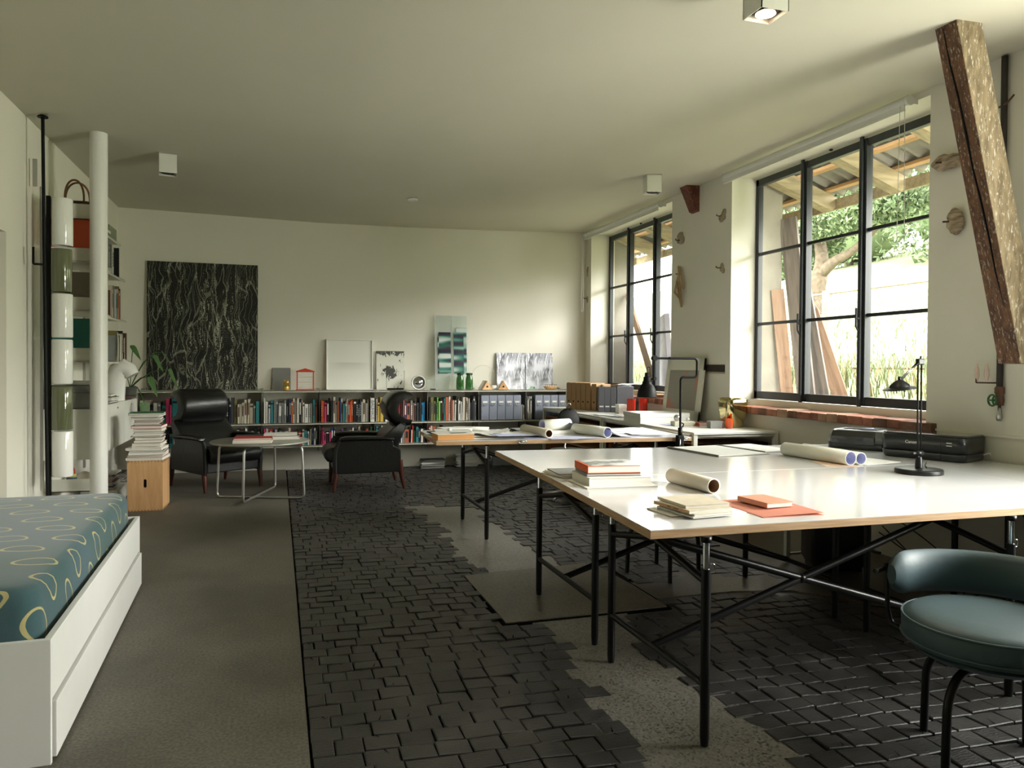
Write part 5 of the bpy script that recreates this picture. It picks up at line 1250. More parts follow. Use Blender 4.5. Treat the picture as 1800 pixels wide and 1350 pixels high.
# ------------------------------------------------------------------ teal swivel chairs
M_teal = mat('teal_leather', (66, 86, 92), .5, var=.05, bump=.06, bscale=50)
def tub_chair(label, loc, rot, a0, a1):
    t = thing('swivel_chair', label, 'chair', loc, 0)
    s = MB(); s.lathe([(0, .372), (.225, .372), (.248, .380), (.256, .395), (.258, .44), (.250, .462), (.225, .476), (.15, .487), (0, .490)], seg=56); s.build('seat', M_teal, t, smooth=True)
    for z_, r_ in ((.458, .256), (.394, .258)): MB().tube([(r_ * math.cos(a * PI / 28), r_ * math.sin(a * PI / 28), z_) for a in range(56)], .004, 6, closed=True).build('piping', M_teal, t, smooth=True)
    s = MB(); s.lathe([(0, .335), (.14, .337), (.215, .35), (.235, .366), (.22, .374), (0, .374)], seg=48); s.build('seat_pan', M_teal, t, smooth=True)
    bk = MB(); rings = []; n_ = 34; rad = .315
    for i in range(n_ + 1):
        a = R(a0 + (a1 - a0) * i / n_); e = min(i, n_ - i); k = {0: .45, 1: .8, 2: .94}.get(e, 1.0)
        c_, s_ = math.cos(a), math.sin(a)
        rings.append([Vector(((rad + .036 * k * math.cos(q)) * c_, (rad + .036 * k * math.cos(q)) * s_,   .540 + .078 * k * math.sin(q))) for q in [2 * PI * j / 16 for j in range(16)]])
    bk.loft(rings); bk.build('backrest', M_teal, t, smooth=True)
    fr = MB()
    for a in (a0 + 6 * (1 if a1 > a0 else -1), a1 - 6 * (1 if a1 > a0 else -1)):
        a = R(a); c_, s_ = math.cos(a), math.sin(a)
        fr.tube(fillet([(.352 * c_, .352 * s_, .57), (.345 * c_, .345 * s_, .40), (.33 * c_, .33 * s_, .352), (.20 * c_, .20 * s_, .352)], .02), .0085, 8)
    fr.tube([((rad + .042) * math.cos(R(a0 + 6 + (a1 - a0 - 12) * i / 24)), (rad + .042) * math.sin(R(a0 + 6 + (a1 - a0 - 12) * i / 24)), .55) for i in range(25)], .009, 8)
    fr.build('back_frame', M_blacktube, t, smooth=True)
    for k in range(4):
        a = R(rot + 90 * k); c_, s_ = math.cos(a), math.sin(a)
        lg = MB(); lg.tube(fillet([(.02 * c_, .02 * s_, .315), (.16 * c_, .16 * s_, .315), (.215 * c_, .215 * s_, .24), (.222 * c_, .222 * s_, 0)], .09, 8), .0135, 12); lg.build('leg', M_blacktube, t, smooth=True)
    MB().cyl((0, 0, .30), (0, 0, .34), .03, 14).build('swivel', M_blacktube, t)
    return t
tub_chair('teal leather swivel chair with curved back at the right edge of the picture', (2.225, 1.885, 0), 10, 112, -45)
tub_chair('second tub chair under the tables of which only four black legs show', (2.295, 4.197, 0), -18, 20, 160)
t = thing('desk_stool', 'office stool with a round black back disc and wire loop behind the middle table', 'stool', (2.655, 6.72, 0))
Mx = Matrix.Translation((0, 0, .768)) @ Matrix.Rotation(R(80), 4, 'X')
MB().lathe([(0, -.012), (.10, -.012), (.112, -.004), (.112, .004), (.10, .012), (0, .008)], seg=36, M=Mx).build('back_disc', M_black, t)
for s in (-1, 1): MB().ball((s * .018, -.016, .728), .005, 8).build('screw', M_chrome, t)
MB().tube(fillet([(-.022, 0, .86), (-.02, 0, .925), (.02, 0, .925), (.022, 0, .86)], .02), .005, 8).build('wire_loop', M_chrome, t)
MB().tube([(0, .02, .75), (0, .10, .5), (0, .05, .46)], .01, 8).build('back_post', M_chrome, t)
MB().lathe([(0, .44), (.17, .44), (.19, .455), (.19, .475), (.17, .49), (0, .49)], seg=32).build('seat', M_blackplastic, t, smooth=True)
MB().cyl((0, 0, .08), (0, 0, .44), .02, 12).build('gas_lift', M_chrome, t)
for k in range(5): MB().tube([(0, 0, .09), (.24 * math.cos(k * 1.2566), .24 * math.sin(k * 1.2566), .045), (.25 * math.cos(k * 1.2566), .25 * math.sin(k * 1.2566), .02)], [.018, .012, .012], 8).build('star_foot', M_chrome, t)
# ------------------------------------------------------------------ things on the near tables
def big_book(x, y, z, w, d, h, rot, cov, lab, group=None, pages=M_pages, spine=None, grey_top=False, hard=.0025):
    """closed book lying flat: cover boards and a page block"""
    t = thing('book', lab, 'book', (x, y, z), rot, group)
    c = MB(); c.box(-w / 2, -d / 2, 0, w / 2, d / 2, hard); c.box(-w / 2, -d / 2, h - hard, w / 2, d / 2, h); c.box(-w / 2, -d / 2, 0, -w / 2 + hard, d / 2, h)
    c.build('cover', cov, t, bevel=.0008)
    if spine: MB().box(-w / 2 - .0006, -d / 2, .0, -w / 2, d / 2, h).build('spine', spine, t)
    MB().box(-w / 2 + hard, -d / 2 + .004, hard, w / 2 - .004, d / 2 - .004, h - hard).build('page_block', pages, t)
    return t
zt = ZD + .0005
big_book(1.475, 3.18, zt, .34, .26, .006, R(-3), bmat('w'), 'thin white booklet at the very bottom of the left book stack', hard=.001)
big_book(1.485, 3.215, zt + .0065, .30, .25, .036, R(-4), M_white, 'wide white book with a dark edged cover under the orange one', spine=M_cream)
big_book(1.475, 3.235, zt + .043, .255, .21, .012, R(-8), bmat('d'), 'grey thin book between the orange book and the wide white one', spine=bmat('g'))
t = big_book(1.478, 3.245, zt + .0555, .255, .215, .034, R(-6), bmat('o'), 'orange-spined book with a pale cloudy cover on top of the left stack')
m, n, l, b = nt('cloud_cover'); tc = n.new('ShaderNodeTexCoord'); nz = n.new('ShaderNodeTexNoise'); nz.inputs['Scale'].default_value = 9; l.new(tc.outputs['Object'], nz.inputs[0]); cr = ramp(n, [(.4, (110, 120, 122)), (.6, (214, 216, 212))]); l.new(nz.outputs['Fac'], cr.inputs[0]); l.new(cr.outputs[0], b.inputs['Base Color']); b.inputs['Roughness'].default_value = .25
MB().box(-.115, -.107, .034, .127, .107, .0346).build('cover_picture', m, t)
for k, (dx, dy, r_, ch) in enumerate(((0, 0, 14, 'e'), (.006, .004, 8, 'w'), (.01, .0, 3, 'c'), (.016, .004, -4, 'g'))):
    big_book(1.385 + dx, 3.50 + dy, zt + k * .0048, .19, .21, .0045, R(r_), bmat(ch), '%s thin booklet, %s from bottom, fanned pile left of the book stack' % (PAL[ch][1], ordinal(k + 1)), 'fanned booklets', hard=.0008)
M_tube = mat('cardboard_tube', (216, 208, 190), .6, var=.03)
roll('cardboard_tube', 1.772, 2.985, ZD, .33, .033, R(3), M_tube, 'cream cardboard tube lying alone near the middle of the nearest table', inner=mat('tube_inside', (140, 110, 84), .8), wall=.005)
# small stack at the front
for k, (dx, dy, w_, d_, h_, ch, lb, sp) in enumerate(((-.01, .0, .24, .17, .004, 'w', 'thin white leaflet at the bottom of the small front stack', None), (.005, -.035, .18, .225, .007, 'w', 'slim white book second from the bottom of the small front stack', None), (.012, -.03, .175, .22, .007, 'w', 'slim white book with blue page edge in the middle of the small front stack', None), (.0, -.025, .19, .215, .012, 'c', 'paperback with tan lettered spine in the small front stack', mat('tan_spine', (186, 148, 108), .6)), (.016, -.005, .19, .2, .011, 'c', 'cream paperback on top of the small front stack', None))):
    t = big_book(1.475 + dx, 2.505 + dy, zt + [0, .0045, .012, .0195, .032][k], w_, d_, h_, R([4, 6, 6, 7, 2][k]), bmat(ch), lb, 'small front book stack', spine=sp, hard=.001)
    if k == 3:
        q = MB(); [q.box(-w_ / 2 - .0010, -.045 + .009 * z_, .0035, -w_ / 2 - .0006, -.040 + .009 * z_, .0085) for z_ in range(8) if z_ != 4]; q.build('spine_print', bmat('u'), t)['kind'] = 'stuff'
MB_ = MB(); MB_.box(-.1, -.07, 0, .1, .07, .0008); tag(MB_.build('loose_sheet', M_paper, None, loc=(1.575, 2.47, ZD + .0003), rotz=R(12)), 'white sheet peeking out right of the small front stack', 'paper')
M_pink = mat('salmon_card', (200, 128, 108), .65, var=.03)
t = thing('paper_folder', 'salmon pink folder lying under the small pink book', 'folder', (1.80, 2.485, zt), R(-3))
MB().box(-.125, -.175, 0, .125, .175, .0015).build('back_leaf', M_pink, t); b = MB(); b.quad((-.12, -.17, .0017), (.13, -.17, .008), (.13, .17, .008), (-.12, .17, .0017)); b.quad((-.12, .17, .0022), (.13, .17, .0085), (.13, -.17, .0085), (-.12, -.17, .0022)); b.build('front_leaf', M_pink, t)
big_book(1.82, 2.52, zt + .0095, .125, .175, .019, R(4), mat('pink_cloth', (212, 146, 120), .7), 'small old pink cloth-bound book on the salmon folder', hard=.002)
# open grey folders with white paper, far table
def folder(x, y, w, d, rot, lab):
    t = thing('paper_folder', lab, 'folder', (x, y, zt), rot)
    MB().box(-w / 2 - .012, -d / 2 - .012, 0, w / 2 + .012, d / 2 + .012, .0018).build('back_leaf', M_grey, t); MB().box(-w / 2, -d / 2, .002, w / 2, d / 2, .008).build('paper_stack', M_paper, t)
    MB().box(-w / 2 - .012, -d / 2 - .012, 0, -w / 2 - .006, d / 2 + .012, .012).build('folded_edge', M_grey, t)
folder(2.70, 4.245, .37, .50, R(6), 'big grey folder topped with white paper on the far part of the near table group')
folder(3.05, 4.32, .27, .43, R(8), 'smaller grey folder with white paper to the right of the big one')
M_lilac = mat('lilac_paper', (196, 200, 232), .7, var=.02)
M_draw = mat('drawing_paper', (226, 226, 214), .6, var=.03)
roll('paper_roll', 3.02, 3.70, ZD, .52, .040, R(4), M_draw, 'long thick roll of drawings in front, on the table beside the folders', inner=M_lilac)
roll('paper_roll', 3.125, 3.70, ZD, .50, .035, R(-2), M_draw, 'second, slimmer roll of drawings behind the thick one', inner=M_lilac)
tag(MB().box(-.09, -.12, 0, .09, .12, .0009).build('loose_sheet', mat('peach_paper', (224, 196, 172), .6), None, loc=(3.00, 3.52, ZD + .0003), rotz=R(-20)), 'peach sheet under the ends of the two long rolls', 'paper')  # reflection of the ply edge along the seam, painted as a peach sheet
tag(MB().box(-.15, -.2, 0, .15, .2, .0012).build('loose_sheet', M_paper, None, loc=(3.25, 3.66, ZD + .0003), rotz=R(12)), 'white sheets lying right of the two long rolls', 'paper')
# disc-footed black desk lamp
t = thing('desk_lamp', 'slim black desk lamp with round foot and hat-shaped head beside the printers', 'lamp', (3.165, 3.10, ZD), 0)
MB().lathe([(0, 0), (.112, 0), (.114, .004), (.114, .020), (.108, .026), (0, .028)], seg=48).build('base', M_blackplastic, t, smooth=False, bevel=.001)
MB().lathe([(0, .028), (.019, .03), (.017, .07), (.013, .085), (0, .086)], seg=16).build('stem_socket', M_blackplastic, t, smooth=True)
for s in (-1, 1): MB().cyl((s * .011, 0, .08), (s * .011 - .004, 0, .575), .0042, 8).build('lower_arm', M_black, t)
MB().cyl((-.022, 0, .105), (.022, 0, .105), .012, 12).build('lower_joint', M_blackplastic, t); MB().cyl((-.03, 0, .105), (.03, 0, .105), .006, 8).build('pivot_screw', M_chrome, t)
MB().rbox(-.022, -.012, .56, .018, .012, .592, .005, 2).build('elbow', M_blackplastic, t); MB().cyl((-.0, 0, .59), (.004, 0, .605), .004, 6).build('elbow_pin', M_black, t)
hd = Vector((-.142, -.01, .455))
for s in (-1, 1): MB().cyl((-.004, s * .006, .58), (hd.x + .01, hd.y + s * .006, hd.z + .03), .0035, 8).build('upper_arm', M_chrome, t)
Mx = Matrix.Translation(hd) @ Matrix.Rotation(R(-8), 4, 'Y')
MB().lathe([(.016, .026), (.024, .02), (.045, .002), (.050, -.008), (.078, -.016), (.080, -.02), (.05, -.013), (.0, -.01)], seg=36, M=Mx).build('lamp_head', M_blackplastic, t, smooth=True)
MB().cyl((hd.x, hd.y, hd.z + .02), (hd.x, hd.y, hd.z + .045), .008, 10).build('head_joint', M_blackplastic, t)
MB().cyl((hd.x + .03, hd.y, hd.z - .02), (hd.x + .034, hd.y, hd.z - .06), .0025, 6).build('aiming_pin', M_black, t)
MB().tube([(.03, -.02, .03), (.07, .03, .034), (.10, .05, .046)], .003, 6).build('switch_lever', M_black, t)
# printers
M_pr = mat('printer_black', (24, 26, 32), .28, var=.04, coat=.2); M_prgl = mat('printer_glossy_lid', (18, 19, 22), .12, var=.02, coat=.6); M_prgr = mat('printer_grey', (116, 118, 120), .35, var=.02)
ang = math.atan2(.34, .94)
t = thing('printer', 'large black inkjet printer with glossy lid beside the desk lamp', 'printer', (3.795, 3.62, ZD), ang)
hw, hd_ = .245, .15     # local: front faces -X, length along Y
b = MB(); b.loft([rr(-hd_ + i_, hd_ - i_, -hw + i_, hw - i_, .045, z_) for z_, i_ in ((.0, .012), (.012, .003), (.045, .0))]); b.build('lower_case', M_pr, t, bevel=.002)
b = MB(); b.loft([rr(-hd_ + i_, hd_ - i_, -hw + i_, hw - i_, .05, z_) for z_, i_ in ((.046, .002), (.138, -.002), (.142, .004))]); b.build('upper_case', M_pr, t)
b = MB(); b.loft([rr(-hd_ + i_ + .01, hd_ - i_, -hw + i_, hw - i_, .05, z_) for z_, i_ in ((.143, .0), (.150, .001), (.154, .008))]); b.build('lid', M_prgl, t)
text('Canon', .026, M_paper, t, (-hd_ - .0015, .055, .10), (R(90), 0, R(-90)), depth=.0004)
for z_ in (.108, .092): MB().box(-hd_ - .002, -.175, z_, -hd_ + .002, -.145, z_ + .004).build('button_light', M_paper, t)
MB().box(-hd_ - .001, -.115, .012, -hd_ + .002, -.113, .138).build('panel_seam', M_black, t)
for y_ in (-.18, .18): MB().box(-.1, y_ - .02, -.0, -.06, y_ + .02, .004).build('rubber_foot', M_black, t)
MB().tube(fillet([(.10, -hw + .01, .03), (.12, -hw - .03, .05), (.15, -hw - .02, .0)], .02), .004, 6).build('plug_lead', M_paper, t)
t = thing('printer', 'smaller grey and black photo printer left of the large one', 'printer', (3.775, 4.17, ZD), ang + R(10))
hw, hd_ = .19, .13
b = MB(); b.loft([rr(-hd_, hd_, -hw, hw, .04, z_) for z_ in (.0, .045)]); b.build('lower_case', M_pr, t, bevel=.002)
b = MB(); b.loft([rr(-hd_ + i_, hd_ - i_ * .3, -hw + i_ * .3, hw - i_, .04, z_) for z_, i_ in ((.046, 0), (.09, .004), (.12, .02), (.128, .035))]); b.build('upper_case', M_prgr, t)
b = MB(); b.prism([(-hd_ - .004, .03), (-hd_ - .004, .085), (-hd_ + .02, .122), (-hd_ + .06, .130), (-hd_ + .06, .03)], -.12, hw - .03, axis='y'); b.build('front_cover', M_prgl, t, bevel=.006)
MB().rbox(-.06, -.11, .129, .1, .1, .134, .002, 2).build('top_plate', M_pr, t)
MB().tube([(-.04, .0, .1345), (.04, -.06, .1345)], .004, 5).build('blue_label', M_lilac, t)

# ------------------------------------------------------------------ things on the middle table
zt2 = ZD + .0005
def sheet(x, y, w, d, rot, m, lab, z=0, curl=0.0, grp=None, th=.0012):
    b = MB(); N_ = 10
    for i in range(N_):
        xa, xb = -w / 2 + w * i / N_, -w / 2 + w * (i + 1) / N_
        za, zb_ = curl * ((xa / w) ** 2) * 4, curl * ((xb / w) ** 2) * 4
        b.quad((xa, -d / 2, za + th), (xb, -d / 2, zb_ + th), (xb, d / 2, zb_ + th), (xa, d / 2, za + th)); b.quad((xa, -d / 2, za), (xa, d / 2, za), (xb, d / 2, zb_), (xb, -d / 2, zb_))
    return tag(b.build('drawing_sheet', m, None, loc=(x, y, ZD + .0003 + z), rotz=rot), lab, 'paper', grp)
t = thing('book_slipcase', 'thick book block with tan page edges at the left front corner of the middle table', 'book', (1.225, 5.41, zt2), R(2))
MB().box(-.13, -.09, .0, .14, .10, .042).build('page_block', mat('tan_edge', (206, 148, 86), .7, var=.1, stretch=(1, 1, 120), scale=3), t, bevel=.002); MB().box(-.135, -.092, .042, .142, .104, .046).build('cover', bmat('w'), t)
MB().box(-.02, -.06, .0463, .10, .02, .0468).build('cover_picture', bmat('g'), t)
for k, (dx, dy, r_, ch) in enumerate(((-.02, .22, 9, 'w'), (.03, .25, -4, 'g'), (.0, .24, 3, 'd'), (.04, .26, -7, 'w'))):
    big_book(1.25 + dx, 5.42 + dy, zt2 + k * .0105, .28, .22, .010, R(r_), bmat(ch), '%s catalogue, %s from the bottom behind the tan-edged book' % (PAL[ch][1], ordinal(k + 1)), 'catalogues on the middle table', hard=.001)
tag(MB().rbox(-.12, -.09, 0, .12, .09, .04, .004, 2).build('paper_pile', M_paper, None, loc=(1.36, 5.93, zt2), rotz=R(5)), 'low pile of white papers at the back left of the middle table', 'paper')
for k, (x, y, w, d, r_, m_, lb, cu) in enumerate(((1.60, 5.50, .46, .30, 3, M_paper, 'lowest wide white sheet right of the tan-edged book', .0), (1.55, 5.58, .42, .30, -6, M_paper, 'second white sheet of the pile right of the tan-edged book', .006), (1.66, 5.53, .40, .28, 8, M_draw, 'third sheet, slightly raised, of the pile on the middle table', .014), (1.50, 5.68, .46, .26, -14, M_paper, 'wavy white sheet lying at the back of the pile', .03), (1.72, 5.44, .34, .22, 2, M_lilac, 'lilac-backed sheet at the front of the pile', .0))):
    sheet(x, y, w, d, R(r_), m_, lb, .002 + k * .0045, cu)
for k, (x, y, w, d, r_, lb) in enumerate(((1.98, 5.36, .40, .26, -22, 'lilac drawing in front of the cream tube'), (2.13, 5.30, .42, .2, 4, 'lilac drawing at the front edge right of the left clamp'))):
    sheet(x, y, w, d, R(r_), mat('pale_lilac', (206, 208, 232), .7), lb, .0005 + k * .0016)
roll('cardboard_tube', 1.915, 5.53, ZD, .46, .036, R(6), M_tube, 'cream cardboard tube lying on the middle table', inner=mat('tube_inside', (140, 110, 84), .8), wall=.01)
roll('paper_roll', 1.52, 6.02, ZD, .3, .02, R(60), M_draw, 'thin olive-cream roll lying at the back of the middle table')
for k, (dx, r_, ch) in enumerate(((0, -4, 'k'), (.03, 6, 'd'), (.02, 0, 'g'))): big_book(1.98 + dx, 5.98, zt2 + k * .006, .26, .18, .0055, R(r_), bmat(ch), '%s magazine, %s from the bottom behind the cream tube' % (PAL[ch][1], ordinal(k + 1)), 'dark magazines on the middle table', hard=.001)
tag(MB().box(-.2, -.12, 0, .2, .12, .022).build('paper_pile', M_paper, None, loc=(2.22, 5.74, zt2), rotz=R(0), bevel=.001), 'neat white paper block beneath the big lilac-lined roll', 'paper')
roll('paper_roll', 2.155, 5.74, ZD + .0235, .27, .044, R(-74), M_draw, 'big roll with lilac inside resting on the white paper block', inner=M_lilac)
roll('paper_roll', 2.345, 5.46, ZD, .42, .040, R(14), M_draw, 'long partly unrolled drawing with lilac inside left of the clamp lamp', inner=M_lilac)
b = MB(); prof = [(2.24, .004), (2.262, .03), (2.285, .055), (2.315, .086), (2.3, .11)]
def curl_sheet(pts, y0, y1, m, lab, name='drawing_sheet'):
    b = MB(); n_ = len(pts)
    for (xa, za), (xb, zb_) in zip(pts, pts[1:]):
        b.quad((xa, y0, za), (xb, y0, zb_), (xb, y1, zb_), (xa, y1, za)); b.quad((xa, y0, za - .001), (xa, y1, za - .001), (xb, y1, zb_ - .001), (xb, y0, zb_ - .001))
    o = b.build(name, m, None, loc=(0, 0, ZD + .001), smooth=True); return tag(o, lab, 'paper')
curl_sheet([(2.27, .082), (2.30, .072), (2.335, .045), (2.37, .016), (2.40, .004)], 5.66, 5.80, M_lilac, 'lilac sheet tail sloping down from the big roll')
curl_sheet([(2.39, .062), (2.42, .052), (2.46, .025), (2.51, .006), (2.6, .002), (2.86, .002)], 5.26, 5.62, mat('pale_lilac2', (222, 222, 236), .7), 'wide drawing running flat to the right from the unrolled roll')
for k, (x, y, w, d, r_, lb) in enumerate(((2.72, 5.66, .5, .34, -5, 'open drawing at the right end of the middle table'), (2.78, 5.82, .42, .26, 10, 'second drawing lying behind at the right end of the middle table'), (2.80, 5.40, .3, .22, -12, 'small sheet before the clamp lamp'))):
    sheet(x, y, w, d, R(r_), M_paper, lb, .004 + k * .002, .004)
tag(MB().box(-.28, -.008, 0, .28, .008, .012).build('ruler', M_black, None, loc=(2.60, 5.98, zt2), rotz=R(-1)), 'black straight edge at the back of the middle table', 'ruler')
# articulated clamp lamp
t = thing('clamp_lamp', 'matt black jointed clamp lamp with bell shade at the corner of the middle table', 'lamp', (2.945, 5.150, ZD), 0)
MB().rbox(-.028, -.03, -.12, .028, .012, .02, .008, 3).build('clamp', M_black, t); MB().cyl((0, -.012, .0), (0, -.012, .075), .017, 14).build('socket', M_black, t)
MB().cyl((-.012, -.034, -.1), (-.012, -.034, -.01), .0045, 8).build('clamp_screw', M_chrome, t)
MB().tube([(.0, -.012, .075), (.024, -.012, .085), (.03, -.012, .105), (.012, -.012, .112)], .005, 6).build('wing_screw', M_black, t)
MB().tube(fillet([(0, -.012, .05), (0, -.012, .462), (.140, -.012, .462), (.140, -.012, .605), (-.225, -.012, .605)], .028, 6), .0085, 12).build('main_arm', M_black, t, smooth=True)
MB().tube([(-.225, -.012, .605), (-.228, -.012, .455)], .007, 10).build('lower_arm', M_black, t, smooth=True)
for x_, z_, r_ in ((-.225, .605, .02), (-.226, .450, .013)):
    MB().cyl((x_, -.030, z_), (x_, .006, z_), r_, 16).build('joint_knob', M_black, t)
MB().cyl((-.095, -.03, .61), (-.095, .006, .61), .006, 8).build('arm_pin', M_black, t)
MB().tube([(-.226, -.012, .45), (-.262, -.012, .44)], .006, 8).build('shade_arm', M_black, t)
MB().lathe([(.012, .185), (.018, .18), (.018, .155), (.026, .15), (.028, .12), (.034, .115), (.036, .10), (.052, .085), (.066, .055), (.073, .02), (.074, 0), (.070, 0), (.069, .02), (.05, .08), (.0, .10)], c=(-.285, -.012, .312), seg=36).build('shade', M_black, t, smooth=True)
MB().tube(fillet([(-.285, -.012, .49), (-.285, -.012, .535), (-.262, -.012, .54), (-.258, -.012, .46)], .012), .003, 6).build('lamp_flex', M_black, t)

# ------------------------------------------------------------------ things on the white metal tables
zw = .7505
for k in range(5): box_file(3.432 + k * .031, 8.76 - k * .077, zw, w=.078, d=.25, h=.33, m=M_card, lab='brown card box file, %s from the back in the row on the far corner table' % ordinal(k + 1), grp='brown card box files', rot=R(-68), finger=True)
box_file(3.592, 8.355, zw, w=.078, d=.25, h=.32, m=M_card, lab='brown card box file standing apart nearest the grey case', grp='brown card box files', rot=R(-68), finger=True)
t = thing('file_case', 'grey stand holding grey magazine files on the far corner table', 'file box', (3.66, 8.03, zw), R(-20))
MB().box(.10, -.03, 0, .29, .25, .30).build('case', mat('slate_case', (116, 118, 126), .5), t, bevel=.003)
for k in range(3):
    f_ = MB(); f_.box(-.11 + k * .068, -.03, 0, -.045 + k * .068, .25, .29); q = f_.build('file', mat('slate_file', (92, 94, 100), .55), t, bevel=.003)
    MB().box(-.10 + k * .068, -.0315, .06, -.055 + k * .068, -.03, .075).build('label', M_paper, q)
sheet(3.83, 8.16, .32, .26, R(-16), M_paper, 'loose white papers on top of the grey file case', zw + .302 - ZD, .01)
sheet(3.86, 8.14, .30, .24, R(10), M_paper, 'second white paper on top of the grey file case', zw + .318 - ZD, .008)
t = thing('white_box', 'small white square box in front of the grey file case', 'box', (3.705, 7.78, zw)); MB().rbox(-.047, -.045, 0, .047, .045, .098, .002, 2).build('case', M_white, t); MB().rbox(-.049, -.047, .062, .049, .047, .104, .002, 2).build('lid', M_white, t)
M_redt = mat('red_translucent', (222, 62, 40), .25, var=.06, trans=.15, coat=.3)
for x, y, lb in ((3.725, 7.56, 'left red cylinder shade standing on the far corner table'), (3.90, 7.62, 'right red cylinder shade partly behind the lamp shade')):
    MBc = MB(); MBc.lathe([(.046, 0), (.048, .0), (.048, .175), (.046, .175)], seg=32, cap=False); tag(MBc.build('red_cylinder', M_redt, None, loc=(x, y, zw), smooth=True), lb, 'vessel')
for k, (x, y, w, d, r_, lb) in enumerate(((3.42, 8.78, .3, .22, 10, 'sheet at the far end of the corner table'), (3.48, 7.55, .36, .26, -8, 'sheets before the white square box'), (3.50, 7.30, .3, .22, 14, 'sheets near the seam of the two white metal tables'), (3.62, 7.42, .28, .2, -20, 'sheets beside the red cylinder'))):
    sheet(x, y, w, d, R(r_), M_paper, lb, zw - ZD + k * .0018, .006)
t = thing('white_carton', 'long white carton with flat lid on the near white metal table', 'box', (3.50, 6.57, zw), R(-3))
MB().box(-.25, -.2, 0, .25, .2, .085).build('case', M_white, t, bevel=.002); MB().box(-.254, -.204, .055, .254, .204, .092).build('lid', M_white, t, bevel=.002)
sheet(3.50, 6.20, .24, .16, R(10), M_lilac, 'lilac slip at the foot of the white carton', zw - ZD)
t = thing('desk_tray', 'cream shallow tray with glass balls before the white carton', 'tray', (3.50, 6.06, zw), R(-6)); MB().rbox(-.1, -.05, 0, .1, .05, .04, .006, 2).build('tray', M_cream, t)
tag(MB().ball((0, 0, .03), .03, 18).build('glass_ball', mat('silver_ball', (190, 190, 186), .08, metal=.8), None, loc=(3.44, 6.06, zw + .0415)), 'mirror ball lying at the left of the cream tray', 'ball')
tag(MB().ball((0, 0, .017), .017, 14).build('glass_ball', M_white, None, loc=(3.55, 6.06, zw + .0415)), 'small white ball lying at the right of the cream tray', 'ball')
for k, (ch, w_) in enumerate((('T', .16), ('r', .14), ('T', .12))): big_book(3.66, 5.98, zw + k * .011, w_, .09, .0105, R(10 - 8 * k), bmat(ch), '%s notebook, %s from the bottom left of the little grey box' % (PAL[ch][1], ordinal(k + 1)), 'little notebooks', hard=.001)
tag(MB().lathe([(0, 0), (.055, 0), (.058, .03), (.05, .032), (.045, .01), (0, .01)], seg=24).build('dark_bowl', mat('violet_bowl', (48, 44, 78), .3), None, loc=(3.82, 6.14, zw), smooth=True), 'flat dark violet bowl behind the little grey box', 'bowl')
t = thing('little_box', 'little grey box with red edge before the orange glass', 'box', (3.64, 5.76, zw), R(-8)); MB().box(-.055, -.04, 0, .055, .04, .058).build('case', M_grey, t); MB().box(-.058, -.042, .048, .058, .042, .062).build('lid', M_grey, t, bevel=.001); MB().box(.0585, -.045, 0, .063, .043, .064).build('red_edge', M_red, t)
tag(MB().lathe([(.026, 0), (.030, .004), (.034, .085), (.032, .085), (.028, .008), (0, .006)], seg=24).build('orange_glass', mat('orange_glass', (240, 96, 30), .15, coat=.5, trans=.2), None, loc=(3.745, 5.70, zw), smooth=True), 'translucent orange tumbler beside the gold vase', 'glass')
t = thing('gold_vase', 'shiny gold square-shouldered vase at the end of the white metal table', 'vase', (3.865, 5.83, zw))
b = MB(); b.loft([rr(-r_, r_, -r_, r_, r_ * q_, z_, 8) for z_, r_, q_ in ((0, .070, .98), (.02, .085, .95), (.08, .098, .7), (.16, .104, .55), (.22, .106, .5), (.245, .103, .5), (.258, .09, .55), (.262, .078, .6))]); b.build('vase_body', mat('mirror_gold', (196, 184, 136), .08, metal=1.0, var=.03), t, smooth=True)
b = MB(); b.loft([rr(-r_, r_, -r_, r_, r_ * .6, z_, 8) for z_, r_ in ((.262, .078), (.26, .07), (.2, .068))], cap=False); b.build('rim_inside', M_cream, t, smooth=True)
# framed translucent panel leaning at the wall
t = thing('framed_artwork', 'pale framed panel of fine horizontal lines with salmon patches leaning on the window pier', 'picture', (3.90, 6.82, zw)); t.rotation_euler = (0, R(7), 0)
b = MB(); b.box(-.012, -.36, 0, .012, -.285, .62); b.box(-.012, .285, 0, .012, .36, .62); b.box(-.012, -.36, .5, .012, .36, .62); b.box(-.012, -.36, 0, .012, .36, .1); b.build('frame', M_shelf, t, bevel=.002)
m, n, l, b_ = nt('line_panel'); tc = n.new('ShaderNodeTexCoord'); wv = n.new('ShaderNodeTexWave'); wv.bands_direction = 'Z'; wv.inputs['Scale'].default_value = 22; l.new(tc.outputs['Object'], wv.inputs[0])
sp = n.new('ShaderNodeSeparateXYZ'); l.new(tc.outputs['Object'], sp.inputs[0])
nz = n.new('ShaderNodeTexNoise'); nz.inputs['Scale'].default_value = 5; l.new(tc.outputs['Object'], nz.inputs[0]); cr = ramp(n, [(.52, (164, 160, 148)), (.7, (206, 128, 104))]); l.new(nz.outputs['Fac'], cr.inputs[0])
mx = n.new('ShaderNodeMix'); mx.data_type = 'RGBA'; mx.blend_type = 'MULTIPLY'; mx.inputs[0].default_value = .35; l.new(cr.outputs[0], mx.inputs[6]); l.new(wv.outputs['Color'], mx.inputs[7]); l.new(mx.outputs[2], b_.inputs['Base Color'])
MB().box(-.008, -.285, .1, .002, .285, .5).build('panel', m, t)
